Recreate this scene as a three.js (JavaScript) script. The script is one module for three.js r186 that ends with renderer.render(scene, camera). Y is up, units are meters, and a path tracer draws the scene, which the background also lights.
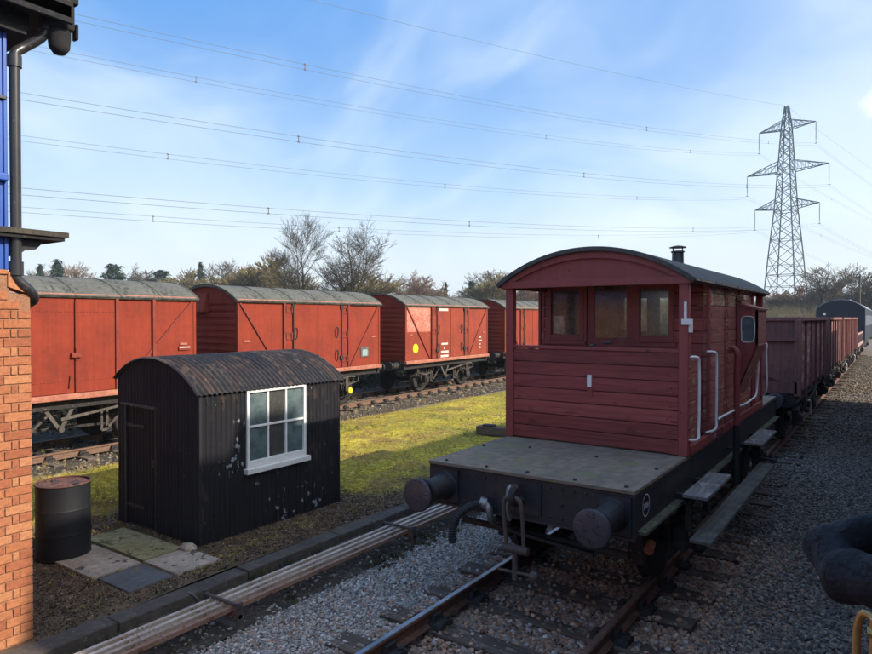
import * as THREE from 'three';
import { mergeGeometries, mergeVertices } from 'three/addons/utils/BufferGeometryUtils.js';
import { RoundedBoxGeometry } from 'three/addons/geometries/RoundedBoxGeometry.js';
import { MarchingCubes } from 'three/addons/objects/MarchingCubes.js';

// ---------------------------------------------------------------- camera, sky, sun, exposure
const scene = new THREE.Scene();
const YAW = 35 * Math.PI / 180, PITCH = -0.79 * Math.PI / 180;
const camera = new THREE.PerspectiveCamera(53.41, 4 / 3, 0.05, 4000);
camera.position.set(0, 2.75, 0);
camera.rotation.order = 'YXZ';
camera.rotation.set(PITCH, YAW, 0);

const SUN = new THREE.Vector3(0.840, 0.548, -0.2016).normalize();
const EXPOSURE = 2.4;

const PER = 64, LAT = new Float32Array(PER * PER);
{ let s = 12345; for (let i = 0; i < LAT.length; i++) { s = (Math.imul(s, 1664525) + 1013904223) | 0; LAT[i] = ((s >>> 8) & 65535) / 65535; } }
function vn(x, y, p, q = p) {                            // value noise, periods p and q (powers of two up to 64)
  const xi = Math.floor(x), yi = Math.floor(y); let fx = x - xi, fy = y - yi;
  fx = fx * fx * (3 - 2 * fx); fy = fy * fy * (3 - 2 * fy);
  const m = p - 1, w = q - 1, a = xi & m, b = (xi + 1) & m, c = (yi & w) * PER, d = ((yi + 1) & w) * PER;
  const t = LAT[c + a] + (LAT[c + b] - LAT[c + a]) * fx, u = LAT[d + a] + (LAT[d + b] - LAT[d + a]) * fx;
  return t + (u - t) * fy;
}
function fbm(x, y, o = 4, p = 64, q = p) { let s = 0, a = 0.5, n = 0; for (let i = 0; i < o; i++) { s += a * vn(x, y, p, q); n += a; a *= 0.5; x *= 2; y *= 2; if (p < 64) p *= 2; if (q < 64) q *= 2; } return s / n; }
const clamp = (x, a = 0, b = 1) => Math.min(b, Math.max(a, x)), sm = (a, b, x) => { const t = clamp((x - a) / (b - a)); return t * t * (3 - 2 * t); };
const mix = (a, b, t) => a + (b - a) * t, mix3 = (a, b, t) => [mix(a[0], b[0], t), mix(a[1], b[1], t), mix(a[2], b[2], t)];
let seedState = 1;
const seed = (n) => { seedState = n | 0; };
const rnd = (a = 1, b) => { seedState = (seedState + 0x6d2b79f5) | 0; let t = Math.imul(seedState ^ (seedState >>> 15), 1 | seedState); t = (t + Math.imul(t ^ (t >>> 7), 61 | t)) ^ t; const r = ((t ^ (t >>> 14)) >>> 0) / 4294967296; return b === undefined ? r * a : a + r * (b - a); };

{ // sky: clear winter blue with thin cirrus, paler towards the horizon and the sun
  const W = 2048, H = 1024, data = new Float32Array(W * H * 4), d = new THREE.Vector3();
  for (let j = 0; j < H; j++) {
    const lat = (j + 0.5) / H * Math.PI - Math.PI / 2, y = Math.sin(lat), cl = Math.cos(lat);
    for (let i = 0; i < W; i++) {
      const lon = (i + 0.5) / W * 2 * Math.PI - Math.PI;
      d.set(cl * Math.cos(lon), y, cl * Math.sin(lon));
      const e = Math.max(y, 0), c = d.dot(SUN);
      let col = mix3([0.40, 0.455, 0.52], [0.225, 0.345, 0.53], sm(0.02, 0.22, e));
      col = mix3(col, [0.07, 0.185, 0.44], sm(0.12, 0.42, e));
      col = mix3(col, [0.10, 0.21, 0.47], sm(0.45, 1, e));
      const g = 0.34 * sm(-0.25, 0.9, c) * (1 - 0.6 * sm(0.1, 0.7, e)) + 0.5 * Math.pow(Math.max(c, 0), 10);
      col = mix3(col, [0.70, 0.70, 0.68], clamp(g * 0.85)); { const cs = 1.6 * Math.pow(Math.max(c, 0), 24); col = [col[0] + cs, col[1] + cs * 0.95, col[2] + cs * 0.85]; }
      if (y > 0.0) {
        const k = 1 / (y + 0.42), px = d.x * k, pz = d.z * k;
        const rx = px * 0.82 + pz * 0.57, rz = -px * 0.57 + pz * 0.82;
        const w1 = fbm(rx * 1.3 + 20, rz * 1.3 + 20, 4), veil = fbm(rx * 1.0 + 31 + w1 * 1.6, rz * 1.5 + 11 + w1 * 1.4, 6);
        const strands = fbm(rx * 2.2 + 5 + w1 * 2.4, rz * 5.5 + 40 + w1 * 4, 5);
        const cov = sm(0.40, 0.72, veil) * 0.5 + sm(0.45, 0.85, strands) * sm(0.3, 0.6, veil) * 0.26;
        col = mix3(col, [0.45, 0.515, 0.60], clamp(cov) * sm(0.0, 0.12, y) * 0.85);
        const az = Math.atan2(d.x, -d.z) * 57.3, el = Math.asin(y) * 57.3;             // small cumulus puffs
        const pf = fbm(az * 0.9 + 60, el * 1.3 + 9, 5);
        const q = Math.exp(-(((az + 1.0) / 1.5) ** 2) - (((el - 15.5) / 1.7) ** 2));
        col = mix3(col, [0.56, 0.57, 0.58], sm(0.5, 0.85, q * 0.62 + pf * 0.4) * 0.6);
      } else col = mix3(col, [0.30, 0.30, 0.26], sm(0, -0.05, y));
      const o = (j * W + i) * 4; data[o] = col[0]; data[o + 1] = col[1] * 0.965; data[o + 2] = col[2] * 0.87; data[o + 3] = 1;
    }
  }
  const t = new THREE.DataTexture(data, W, H, THREE.RGBAFormat, THREE.FloatType);
  t.mapping = THREE.EquirectangularReflectionMapping; t.magFilter = t.minFilter = THREE.LinearFilter; t.wrapS = THREE.RepeatWrapping; t.needsUpdate = true;
  scene.background = t; scene.environment = t;
}
const sun = new THREE.DirectionalLight(new THREE.Color().setRGB(1, 0.91, 0.77), 2.3);
sun.position.copy(SUN).multiplyScalar(120).add(new THREE.Vector3(-6, 0, -16)); sun.target.position.set(-6, 0, -16);
sun.castShadow = true; sun.shadow.radius = 1; sun.shadow.mapSize.set(4096, 4096);
Object.assign(sun.shadow.camera, { left: -60, right: 60, top: 50, bottom: -50, near: 1, far: 320 });
scene.add(sun, sun.target);
const renderer = new THREE.WebGLRenderer({ antialias: true });
renderer.toneMapping = THREE.LinearToneMapping; renderer.toneMappingExposure = EXPOSURE;
renderer.shadowMap.enabled = true;
scene.fog = new THREE.FogExp2(new THREE.Color().setRGB(0.74, 0.82, 0.9), 0.0005);

// ---------------------------------------------------------------- helpers
const V = (x, y, z) => new THREE.Vector3(x, y, z);
const used = new Map();
function numbered(n) { const k = used.get(n) ?? 0; used.set(n, k + 1); return k ? n + '_' + String(k).padStart(3, '0') : n; }
function shade(o) { o.traverse((m) => { if (m.isMesh) { m.castShadow = true; m.receiveShadow = true; } }); return o; }
function thing(name, label, category, pos = [0, 0, 0], turn = 0, group) {
  const o = new THREE.Group(); o.name = numbered(name); o.position.set(...pos); o.rotation.y = turn;
  o.userData = { label, category }; if (group) o.userData.group = group; scene.add(o); return o;
}
function tag(o, label, category, group) { o.name = numbered(o.name); o.userData.label = label; o.userData.category = category; if (group) o.userData.group = group; return o; }
function structure(o) { o.userData.kind = 'structure'; return o; }
function boxUV(g, swap) {
  const p = g.attributes.position, n = g.attributes.normal, uv = new Float32Array(p.count * 2);
  for (let i = 0; i < p.count; i++) {
    const ax = Math.abs(n.getX(i)), ay = Math.abs(n.getY(i)), az = Math.abs(n.getZ(i)); let u, v;
    if (ax >= ay && ax >= az) { u = p.getZ(i); v = p.getY(i); } else if (ay >= az) { u = p.getX(i); v = p.getZ(i); } else { u = p.getX(i); v = p.getY(i); }
    if (swap) [u, v] = [v, u];
    uv[i * 2] = u; uv[i * 2 + 1] = v;
  }
  g.setAttribute('uv', new THREE.BufferAttribute(uv, 2)); return g;
}
const clean = (g) => { const h = g.index ? g.toNonIndexed() : g; for (const k of Object.keys(h.attributes)) if (!['position', 'normal'].includes(k)) h.deleteAttribute(k); if (!h.attributes.normal) h.computeVertexNormals(); return h; };
class Shape3 {                                           // collects pieces and joins them into one geometry
  constructor() { this.l = []; }
  add(g) { this.l.push(clean(g)); return this; }
  box(x0, x1, y0, y1, z0, z1) { return this.add(new THREE.BoxGeometry(x1 - x0, y1 - y0, z1 - z0).translate((x0 + x1) / 2, (y0 + y1) / 2, (z0 + z1) / 2)); }
  rbox(x0, x1, y0, y1, z0, z1, r = 0.008) { return this.add(new RoundedBoxGeometry(x1 - x0, y1 - y0, z1 - z0, 1, r).translate((x0 + x1) / 2, (y0 + y1) / 2, (z0 + z1) / 2)); }
  rod(a, b, r, seg = 8, r2 = r) {
    const A = V(...a), Bv = V(...b), d = Bv.clone().sub(A), g = new THREE.CylinderGeometry(r2, r, d.length(), seg);
    g.applyQuaternion(new THREE.Quaternion().setFromUnitVectors(V(0, 1, 0), d.clone().normalize())); const c = A.add(Bv).multiplyScalar(0.5); return this.add(g.translate(c.x, c.y, c.z));
  }
  bar(a, b, w, h) {                                      // rectangular bar from a to b
    const A = V(...a), Bv = V(...b), d = Bv.clone().sub(A), g = new THREE.BoxGeometry(w, d.length(), h);
    g.applyQuaternion(new THREE.Quaternion().setFromUnitVectors(V(0, 1, 0), d.clone().normalize())); const c = A.add(Bv).multiplyScalar(0.5); return this.add(g.translate(c.x, c.y, c.z));
  }
  tube(pts, r, seg = 24, rad = 8) { return this.add(new THREE.TubeGeometry(new THREE.CatmullRomCurve3(pts.map((p) => V(...p)), false, 'centripetal'), seg, r, rad)); }
  prism(pts, z0, z1, bevel = 0) {                        // outline in x,y pushed along z
    const s = new THREE.Shape(pts.map((p) => new THREE.Vector2(p[0], p[1])));
    return this.add(new THREE.ExtrudeGeometry(s, { depth: z1 - z0 - 2 * bevel, bevelEnabled: bevel > 0, bevelSize: bevel, bevelThickness: bevel, bevelSegments: 1, curveSegments: 16 }).translate(0, 0, z0 + bevel));
  }
  prismX(pts, x0, x1) {                                  // outline in z,y pushed along x
    const s = new THREE.Shape(pts.map((p) => new THREE.Vector2(-p[0], p[1])));
    return this.add(new THREE.ExtrudeGeometry(s, { depth: x1 - x0, bevelEnabled: false }).rotateY(Math.PI / 2).translate(x0, 0, 0));
  }
  dome(x, y, z, r, ax = 'x', dir = 1) { const g = new THREE.SphereGeometry(r, 6, 3, 0, Math.PI * 2, 0, Math.PI / 2); if (ax === 'x') g.rotateZ(-dir * Math.PI / 2); if (ax === 'z') g.rotateX(dir * Math.PI / 2); return this.add(g.translate(x, y, z)); }
  lathe(prof, at, axis = 'y', seg = 20) { const g = new THREE.LatheGeometry(prof.map((p) => new THREE.Vector2(p[0], p[1])), seg); if (axis === 'x') g.rotateZ(-Math.PI / 2); if (axis === 'z') g.rotateX(Math.PI / 2); return this.add(g.translate(...at)); }
  geo(swap) { return boxUV(mergeGeometries(this.l), swap); }
}
const S = () => new Shape3();
function part(parent, name, shape, mat, o = {}) {
  const m = new THREE.Mesh(shape instanceof Shape3 ? shape.geo(o.swap) : shape, mat); m.name = name; if (parent) parent.add(m);
  if (o.label) m.userData.label = o.label; if (o.kind) m.userData.kind = o.kind; return m;
}
// arc through (±hw, y0) with rise s: points from right to left
function arcPts(hw, y0, s, n = 20) { const R = (hw * hw + s * s) / (2 * s), a = Math.asin(hw / R), o = []; for (let i = 0; i <= n; i++) { const t = a - 2 * a * i / n; o.push([R * Math.sin(t), y0 + s - R + R * Math.cos(t)]); } return o; }
function arcBand(hw, y0, s, th, n = 20) { const o = arcPts(hw, y0, s, n), R = (hw * hw + s * s) / (2 * s), inn = o.map(([x, y]) => { const cx = 0, cy = y0 + s - R, l = Math.hypot(x - cx, y - cy); return [x * (l - th) / l, cy + (y - cy) * (l - th) / l]; }).reverse(); return o.concat(inn); }

// ---------------------------------------------------------------- textures and materials
function makeTex(n, fn, metres = 1, srgb = true, nh = n) {
  const d = new Uint8Array(n * nh * 4);
  for (let j = 0; j < nh; j++) for (let i = 0; i < n; i++) { const c = fn((i + 0.5) / n, (j + 0.5) / nh), o = (j * n + i) * 4; d[o] = clamp(c[0], 0, 255); d[o + 1] = clamp(c[1], 0, 255); d[o + 2] = clamp(c[2], 0, 255); d[o + 3] = 255; }
  const t = new THREE.DataTexture(d, n, nh); t.magFilter = THREE.LinearFilter; t.minFilter = THREE.LinearMipmapLinearFilter; t.generateMipmaps = true; t.wrapS = t.wrapT = THREE.RepeatWrapping;
  if (srgb) t.colorSpace = THREE.SRGBColorSpace; t.repeat.set(1 / metres, 1 / metres); t.needsUpdate = true; return t;
}
const gray = (n, fn, m) => makeTex(n, (u, v) => { const g = fn(u, v) * 255; return [g, g, g]; }, m, false);
const scl = (c, k) => [c[0] * k, c[1] * k, c[2] * k];
// weathered paint: base colour, blotches, fine grain, streaks, flakes of another colour
function paintTex({ base, alt = base, amt = 0.5, fine = 0.1, streak = 0, flake, flakeAmt = 0, flakeScale = 32, metres = 2, n = 512 }) {
  return makeTex(n, (u, v) => {
    const a = fbm(u * 4, v * 4, 5, 4), b = fbm(u * 32 + 9, v * 32, 3, 32);
    let c = mix3(base, alt, clamp((a - 0.35) * 2.2) * amt);
    c = scl(c, 1 + (b - 0.5) * 2 * fine + (vn(u * 64, v * 4, 64, 4) - 0.5) * streak);
    if (flake) { const f = fbm(u * flakeScale + 17, v * flakeScale + 5, 4, flakeScale) * 0.62 + fbm(u * 4 + 3, v * 4 + 1, 3, 4) * 0.38; if (f > 1 - flakeAmt) c = mix3(c, flake, sm(1 - flakeAmt, 1.02 - flakeAmt, f)); }
    return c;
  }, metres);
}
function woodTex({ base, alt, grain = 0.25, metres = 1.5, n = 512, worn, wornAmt = 0 }) {          // grain runs along u
  return makeTex(n, (u, v) => {
    const w = fbm(u * 4, v * 4, 3, 4), g = fbm(u * 2 + w * 0.6, v * 32 + w * 3, 4, 2, 32), f = vn(u * 8, v * 64, 8, 64);
    let c = mix3(base, alt, clamp((w - 0.3) * 1.8)); c = scl(c, 1 + (g - 0.5) * 2 * grain + (f - 0.5) * grain * 0.6);
    if (worn) { const k = fbm(u * 8 + 2, v * 16 + 4, 5, 8, 16); c = mix3(c, worn, sm(1 - wornAmt, 1.06 - wornAmt, k)); }
    return c;
  }, metres);
}
const fineBump = gray(512, (u, v) => fbm(u * 16, v * 16, 5, 16), 1), woodBump = gray(512, (u, v) => fbm(u * 2, v * 32, 4, 2, 32) * 0.7 + vn(u * 4, v * 64, 4, 64) * 0.3, 1.2);
const roughBlotch = gray(256, (u, v) => 0.55 + 0.45 * fbm(u * 8, v * 8, 4, 8), 1.5);
const std = (o) => new THREE.MeshStandardMaterial({ side: THREE.DoubleSide, roughness: 0.7, metalness: 0, ...o });
const rgb = (r, g, b) => new THREE.Color().setRGB(r / 255, g / 255, b / 255, THREE.SRGBColorSpace);
const M = {};
M.vanRed = std({ map: paintTex({ base: [142, 51, 28], alt: [120, 41, 23], amt: 0.8, fine: 0.07, streak: 0.1, flake: [168, 78, 50], flakeAmt: 0.28, metres: 2.4 }), roughness: 0.85, bumpMap: fineBump, bumpScale: 0.002 });
M.vanRed2 = std({ map: paintTex({ base: [146, 57, 33], alt: [124, 47, 28], amt: 0.8, fine: 0.08, streak: 0.12, flake: [184, 112, 86], flakeAmt: 0.33, metres: 2.4 }), roughness: 0.75, bumpMap: fineBump, bumpScale: 0.002 });
M.vanPale = std({ map: paintTex({ base: [196, 120, 100], alt: [206, 150, 135], amt: 1, fine: 0.12, streak: 0.08, flake: [170, 75, 55], flakeAmt: 0.42, metres: 1.1 }), roughness: 0.75 });
M.vanFrame = std({ map: paintTex({ base: [122, 44, 28], alt: [150, 66, 44], amt: 0.8, fine: 0.1, metres: 1.2 }), roughness: 0.6 });
M.vanEnd = M.vanRed;
M.vanSill = std({ map: paintTex({ base: [182, 120, 98], alt: [150, 80, 60], amt: 1, fine: 0.14, metres: 0.8 }), roughness: 0.75 });
M.canvas = std({ map: paintTex({ base: [92, 91, 84], alt: [108, 106, 96], amt: 1, fine: 0.12, streak: 0.14, flake: [68, 68, 62], flakeAmt: 0.42, metres: 2.2 }), roughness: 0.92, bumpMap: fineBump, bumpScale: 0.006 });
M.canvasSeam = std({ map: paintTex({ base: [80, 80, 70], alt: [96, 94, 80], fine: 0.12, metres: 1 }), roughness: 0.95 });
M.maroon = std({ map: woodTex({ base: [160, 75, 68], alt: [144, 65, 59], grain: 0.11, worn: [178, 108, 98], wornAmt: 0.26, metres: 1.4 }), roughness: 0.5, bumpMap: woodBump, bumpScale: 0.004 });
M.maroonB = std({ map: woodTex({ base: [152, 70, 64], alt: [164, 80, 72], grain: 0.13, worn: [110, 50, 46], wornAmt: 0.28, metres: 1.7 }), roughness: 0.55, bumpMap: woodBump, bumpScale: 0.004 });
const plankMaps = [0, 1].map((i) => woodTex({ base: [250, 250, 250], alt: [226, 224, 224], grain: 0.13, worn: i ? [255, 255, 255] : [206, 202, 202], wornAmt: 0.27, metres: 1.2 + i * 0.4 }));
M.plank = [[160, 75, 68], [148, 68, 62], [168, 82, 74], [154, 70, 66], [140, 64, 58]].map((c, i) => std({ map: plankMaps[i % 2], color: rgb(...c), roughness: 0.6, bumpMap: woodBump, bumpScale: 0.005 }));
M.maroonSteel = std({ map: paintTex({ base: [146, 68, 64], alt: [156, 76, 70], amt: 0.7, fine: 0.06, streak: 0.06, flake: [84, 40, 38], flakeAmt: 0.3, metres: 1.6 }), roughness: 0.5 });
M.browned = std({ map: woodTex({ base: [164, 98, 84], alt: [150, 84, 73], grain: 0.14, worn: [176, 134, 110], wornAmt: 0.33, metres: 1.5 }), roughness: 0.75, bumpMap: woodBump, bumpScale: 0.005 });
M.brownedB = std({ map: woodTex({ base: [154, 90, 77], alt: [166, 100, 86], grain: 0.16, worn: [182, 146, 118], wornAmt: 0.32, metres: 1.2 }), roughness: 0.75, bumpMap: woodBump, bumpScale: 0.005 });
M.brownTan = std({ map: woodTex({ base: [166, 128, 100], alt: [136, 92, 76], grain: 0.2, worn: [196, 170, 138], wornAmt: 0.46, metres: 0.9 }), roughness: 0.8, bumpMap: woodBump, bumpScale: 0.005 });  // paler tan with worn patches, for the top side planks and lamp board
M.interior = std({ map: paintTex({ base: [206, 188, 160], alt: [186, 166, 140], fine: 0.08, metres: 1.2 }), roughness: 0.8 });
M.tarRoof = std({ map: paintTex({ base: [76, 74, 72], alt: [92, 88, 84], amt: 1, fine: 0.16, flake: [92, 92, 88], flakeAmt: 0.36, metres: 1.3 }), roughness: 0.9, bumpMap: fineBump, bumpScale: 0.008 });
M.black = std({ map: paintTex({ base: [42, 42, 45], alt: [58, 55, 54], amt: 1, fine: 0.14, streak: 0.12, flake: [76, 64, 54], flakeAmt: 0.32, metres: 1.1 }), roughness: 0.55, bumpMap: fineBump, bumpScale: 0.003 });
M.dirtyBlack = std({ map: paintTex({ base: [44, 41, 40], alt: [66, 58, 52], amt: 1, fine: 0.2, flake: [96, 80, 66], flakeAmt: 0.36, metres: 0.9 }), roughness: 0.8 });
M.dustyIron = std({ map: paintTex({ base: [92, 84, 78], alt: [66, 58, 54], amt: 1, fine: 0.2, flake: [128, 112, 98], flakeAmt: 0.36, metres: 0.7 }), roughness: 0.8 });
M.deck = std({ map: paintTex({ base: [126, 111, 95], alt: [142, 124, 104], amt: 1, fine: 0.16, streak: 0.08, flake: [122, 118, 84], flakeAmt: 0.40, flakeScale: 16, metres: 2.6, n: 1024 }), roughness: 0.92, bumpMap: fineBump, bumpScale: 0.004 });
M.moss = std({ map: paintTex({ base: [92, 90, 70], alt: [64, 62, 54], amt: 1, fine: 0.25, flake: [112, 112, 76], flakeAmt: 0.42, metres: 0.6 }), roughness: 1, bumpMap: fineBump, bumpScale: 0.01 });
M.step = std({ map: woodTex({ base: [126, 118, 112], alt: [104, 96, 92], grain: 0.25, worn: [156, 146, 136], wornAmt: 0.36, metres: 1 }), roughness: 0.8, bumpMap: woodBump, bumpScale: 0.006 });
M.stepMoss = std({ map: woodTex({ base: [106, 100, 92], alt: [86, 80, 74], grain: 0.25, worn: [118, 116, 98], wornAmt: 0.40, metres: 1.2 }), roughness: 0.9, bumpMap: woodBump, bumpScale: 0.006 });
M.white = std({ map: paintTex({ base: [242, 240, 234], alt: [228, 224, 216], amt: 0.8, fine: 0.05, flake: [150, 130, 118], flakeAmt: 0.26, metres: 0.5 }), roughness: 0.5 });
M.bufferFace = std({ map: paintTex({ base: [74, 72, 78], alt: [92, 88, 90], amt: 1, fine: 0.12, flake: [52, 46, 44], flakeAmt: 0.4, metres: 0.5 }), roughness: 0.5, metalness: 0.35 });
M.rust = std({ map: paintTex({ base: [126, 74, 50], alt: [96, 58, 44], amt: 1, fine: 0.22, flake: [150, 98, 66], flakeAmt: 0.36, metres: 0.5 }), roughness: 0.9 });
M.redEnd = std({ map: paintTex({ base: [168, 78, 66], alt: [140, 66, 58], fine: 0.15, metres: 0.3 }), roughness: 0.7 });
M.hose = std({ color: rgb(44, 46, 48), roughness: 0.7 });
M.alloy = std({ map: paintTex({ base: [150, 148, 146], alt: [110, 106, 102], amt: 1, fine: 0.15, metres: 0.3 }), roughness: 0.4, metalness: 0.7 });
M.rustyRail = std({ map: paintTex({ base: [110, 78, 62], alt: [86, 62, 52], amt: 1, fine: 0.2, flake: [140, 100, 78], flakeAmt: 0.34, metres: 0.6 }), roughness: 0.85 });
M.palerRail = std({ map: paintTex({ base: [130, 100, 82], alt: [106, 82, 68], amt: 1, fine: 0.16, metres: 0.6 }), roughness: 0.8 });
M.polished = std({ map: paintTex({ base: [138, 140, 146], alt: [110, 110, 116], amt: 1, fine: 0.06, metres: 0.8 }), roughness: 0.3, metalness: 0.95 });
M.dullTop = std({ map: paintTex({ base: [134, 104, 86], alt: [112, 86, 72], amt: 1, fine: 0.12, metres: 0.5 }), roughness: 0.55, metalness: 0.3 });
M.sleeper = std({ map: woodTex({ base: [96, 82, 70], alt: [114, 97, 82], grain: 0.35, worn: [138, 120, 103], wornAmt: 0.34, metres: 1.1 }), roughness: 0.9, bumpMap: woodBump, bumpScale: 0.012 });
M.sleeperDry = std({ map: woodTex({ base: [104, 92, 82], alt: [82, 72, 64], grain: 0.35, worn: [134, 120, 104], wornAmt: 0.36, metres: 1.1 }), roughness: 0.95, bumpMap: woodBump, bumpScale: 0.012 });
M.mineral = std({ map: paintTex({ base: [130, 86, 78], alt: [110, 72, 66], amt: 1, fine: 0.1, streak: 0.2, flake: [128, 82, 70], flakeAmt: 0.36, metres: 2 }), roughness: 0.65 });
M.mineralSide = std({ map: paintTex({ base: [140, 92, 84], alt: [160, 118, 108], amt: 1, fine: 0.14, streak: 0.4, flake: [206, 180, 170], flakeAmt: 0.46, flakeScale: 16, metres: 1.6 }), roughness: 0.7 });
M.mineralRim = std({ map: paintTex({ base: [150, 104, 98], alt: [124, 76, 72], amt: 1, fine: 0.12, metres: 1 }), roughness: 0.7 });
M.mineralInside = std({ map: paintTex({ base: [96, 60, 52], alt: [70, 48, 44], amt: 1, fine: 0.2, metres: 1.5 }), roughness: 0.9 });
M.coachBlue = std({ map: paintTex({ base: [24, 30, 46], alt: [18, 24, 38], amt: 1, fine: 0.06, metres: 2 }), roughness: 0.45 });
M.coachRoof = std({ map: paintTex({ base: [128, 132, 142], alt: [104, 108, 120], amt: 1, fine: 0.08, metres: 2 }), roughness: 0.6 });
M.pink = std({ map: paintTex({ base: [176, 142, 132], alt: [146, 106, 97], amt: 1, fine: 0.14, streak: 0.3, flake: [112, 74, 66], flakeAmt: 0.36, metres: 1 }), roughness: 0.7 });  // pink paled for sunlight on the wagon sides; streaks and flakes are worn paint
M.blue = std({ map: paintTex({ base: [34, 82, 168], alt: [30, 74, 154], amt: 1, fine: 0.05, streak: 0.04, metres: 1.5 }), roughness: 0.45 });
M.iron = std({ map: paintTex({ base: [46, 45, 48], alt: [60, 57, 58], amt: 1, fine: 0.1, flake: [96, 92, 88], flakeAmt: 0.3, metres: 0.7 }), roughness: 0.35 });
M.cream = std({ map: paintTex({ base: [214, 206, 188], alt: [196, 188, 170], amt: 1, fine: 0.06, metres: 2 }), roughness: 0.9 });
M.matteDark = std({ map: paintTex({ base: [36, 35, 37], alt: [50, 47, 46], amt: 1, fine: 0.14, flake: [74, 70, 66], flakeAmt: 0.34, metres: 0.6 }), roughness: 0.95 });  // near-black matte tone for soffit, eaves boards, lamp and ledge underside
M.ledge = std({ map: paintTex({ base: [64, 58, 50], alt: [92, 84, 70], amt: 1, fine: 0.2, streak: 0.2, metres: 0.6 }), roughness: 0.9 });
M.mortar = std({ map: paintTex({ base: [158, 114, 86], alt: [136, 98, 76], amt: 1, fine: 0.2, metres: 0.4 }), roughness: 0.95 });
const brickMap = paintTex({ base: [250, 250, 250], alt: [222, 218, 214], amt: 0.9, fine: 0.16, flake: [178, 170, 164], flakeAmt: 0.3, metres: 0.5 });
M.brick = [[184, 118, 80], [176, 108, 72], [190, 128, 88], [168, 100, 68], [180, 114, 78], [160, 94, 64]].map((c) => std({ map: brickMap, color: rgb(...c), roughness: 0.9, bumpMap: fineBump, bumpScale: 0.004 }));
M.brickSooty = std({ map: paintTex({ base: [112, 78, 62], alt: [140, 90, 66], amt: 1, fine: 0.2, metres: 0.5, n: 256 }), roughness: 0.9 });
M.concrete = std({ map: paintTex({ base: [88, 79, 71], alt: [70, 63, 57], amt: 1, fine: 0.16, flake: [110, 104, 98], flakeAmt: 0.34, metres: 1.2 }), roughness: 0.9, bumpMap: fineBump, bumpScale: 0.008 });
M.slabPale = std({ map: paintTex({ base: [182, 165, 146], alt: [148, 132, 115], amt: 1, fine: 0.14, flake: [92, 86, 78], flakeAmt: 0.40, flakeScale: 16, metres: 1.3 }), roughness: 0.9, bumpMap: fineBump, bumpScale: 0.006 });
M.slabMoss = std({ map: paintTex({ base: [142, 134, 92], alt: [158, 148, 120], amt: 1, fine: 0.2, flake: [98, 92, 60], flakeAmt: 0.42, flakeScale: 16, metres: 1.1 }), roughness: 1, bumpMap: fineBump, bumpScale: 0.008 });
M.slabDark = std({ map: paintTex({ base: [100, 98, 98], alt: [84, 82, 82], amt: 1, fine: 0.12, metres: 1 }), roughness: 0.85, bumpMap: fineBump, bumpScale: 0.004 });
const rodMap = paintTex({ base: [250, 250, 250], alt: [200, 192, 186], amt: 1, fine: 0.15, flake: [160, 126, 108], flakeAmt: 0.36, metres: 0.7, n: 256 });
M.rodPaint = [[198, 182, 166], [208, 192, 176], [186, 164, 146], [164, 128, 106]].map((c) => std({ map: rodMap, color: rgb(...c), roughness: 0.6 }));
M.drum = std({ map: paintTex({ base: [30, 31, 36], alt: [40, 40, 44], amt: 1, fine: 0.08, flake: [70, 56, 50], flakeAmt: 0.28, metres: 0.8 }), roughness: 0.55 });
M.drumRust = std({ map: paintTex({ base: [128, 84, 70], alt: [78, 60, 55], amt: 1, fine: 0.2, flake: [48, 42, 42], flakeAmt: 0.48, metres: 0.5 }), roughness: 0.85 });
M.shedGable = std({ map: paintTex({ base: [34, 34, 40], alt: [44, 42, 46], amt: 1, fine: 0.12, streak: 0.12, flake: [66, 62, 64], flakeAmt: 0.28, metres: 2 }), roughness: 0.55 });
M.shedSide = std({ map: makeTex(1024, (u, v) => {
  let c = scl([32, 31, 35], 0.9 + 0.25 * fbm(u * 16, v * 16, 4, 16) + 0.12 * (vn(u * 64, v * 4, 64, 4) - 0.5));
  const big = fbm(u * 4 + 2, v * 2 + 1, 3, 4, 2), f = fbm(u * 64, v * 32 + 7, 3, 64, 32) * 0.55 + big * 0.45;
  if (f > 0.655) c = mix3(c, [168, 176, 182], sm(0.655, 0.672, f) * 0.9);
  const r = fbm(u * 32 + 4, v * 16, 4, 32, 16) * 0.6 + fbm(u * 4 + 7, v * 4, 2, 4) * 0.4; c = mix3(c, [92, 70, 58], sm(0.6, 0.72, r) * 0.6);
  return c;
}, 2.6), roughness: 0.5, bumpMap: fineBump, bumpScale: 0.002 });
M.shedRoof = std({ map: makeTex(1024, (u, v) => {
  const a = fbm(u * 8, v * 4, 5, 8, 4), b = fbm(u * 32, v * 32, 4, 32), st = fbm(u * 64, v * 4 + 3, 3, 64, 4);
  let c = mix3([44, 41, 42], [66, 52, 46], sm(0.42, 0.66, a * 0.6 + st * 0.4)); c = scl(c, 0.75 + b * 0.5);
  return mix3(c, [112, 92, 78], sm(0.56, 0.72, b * 0.5 + st * 0.5) * 0.7);
}, 2.2), roughness: 0.7, bumpMap: fineBump, bumpScale: 0.003 });
M.glass = new THREE.MeshPhysicalMaterial({ color: 0xffffff, transmission: 1, thickness: 0, roughness: 0.04, ior: 1.5, side: THREE.DoubleSide });
M.glassDirty = new THREE.MeshPhysicalMaterial({ color: rgb(246, 246, 244), transmission: 0.94, thickness: 0, roughness: 0.12, ior: 1.5, side: THREE.DoubleSide, map: paintTex({ base: [246, 245, 242], alt: [226, 223, 218], amt: 1, fine: 0.08, metres: 0.9, n: 256 }) });
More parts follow.
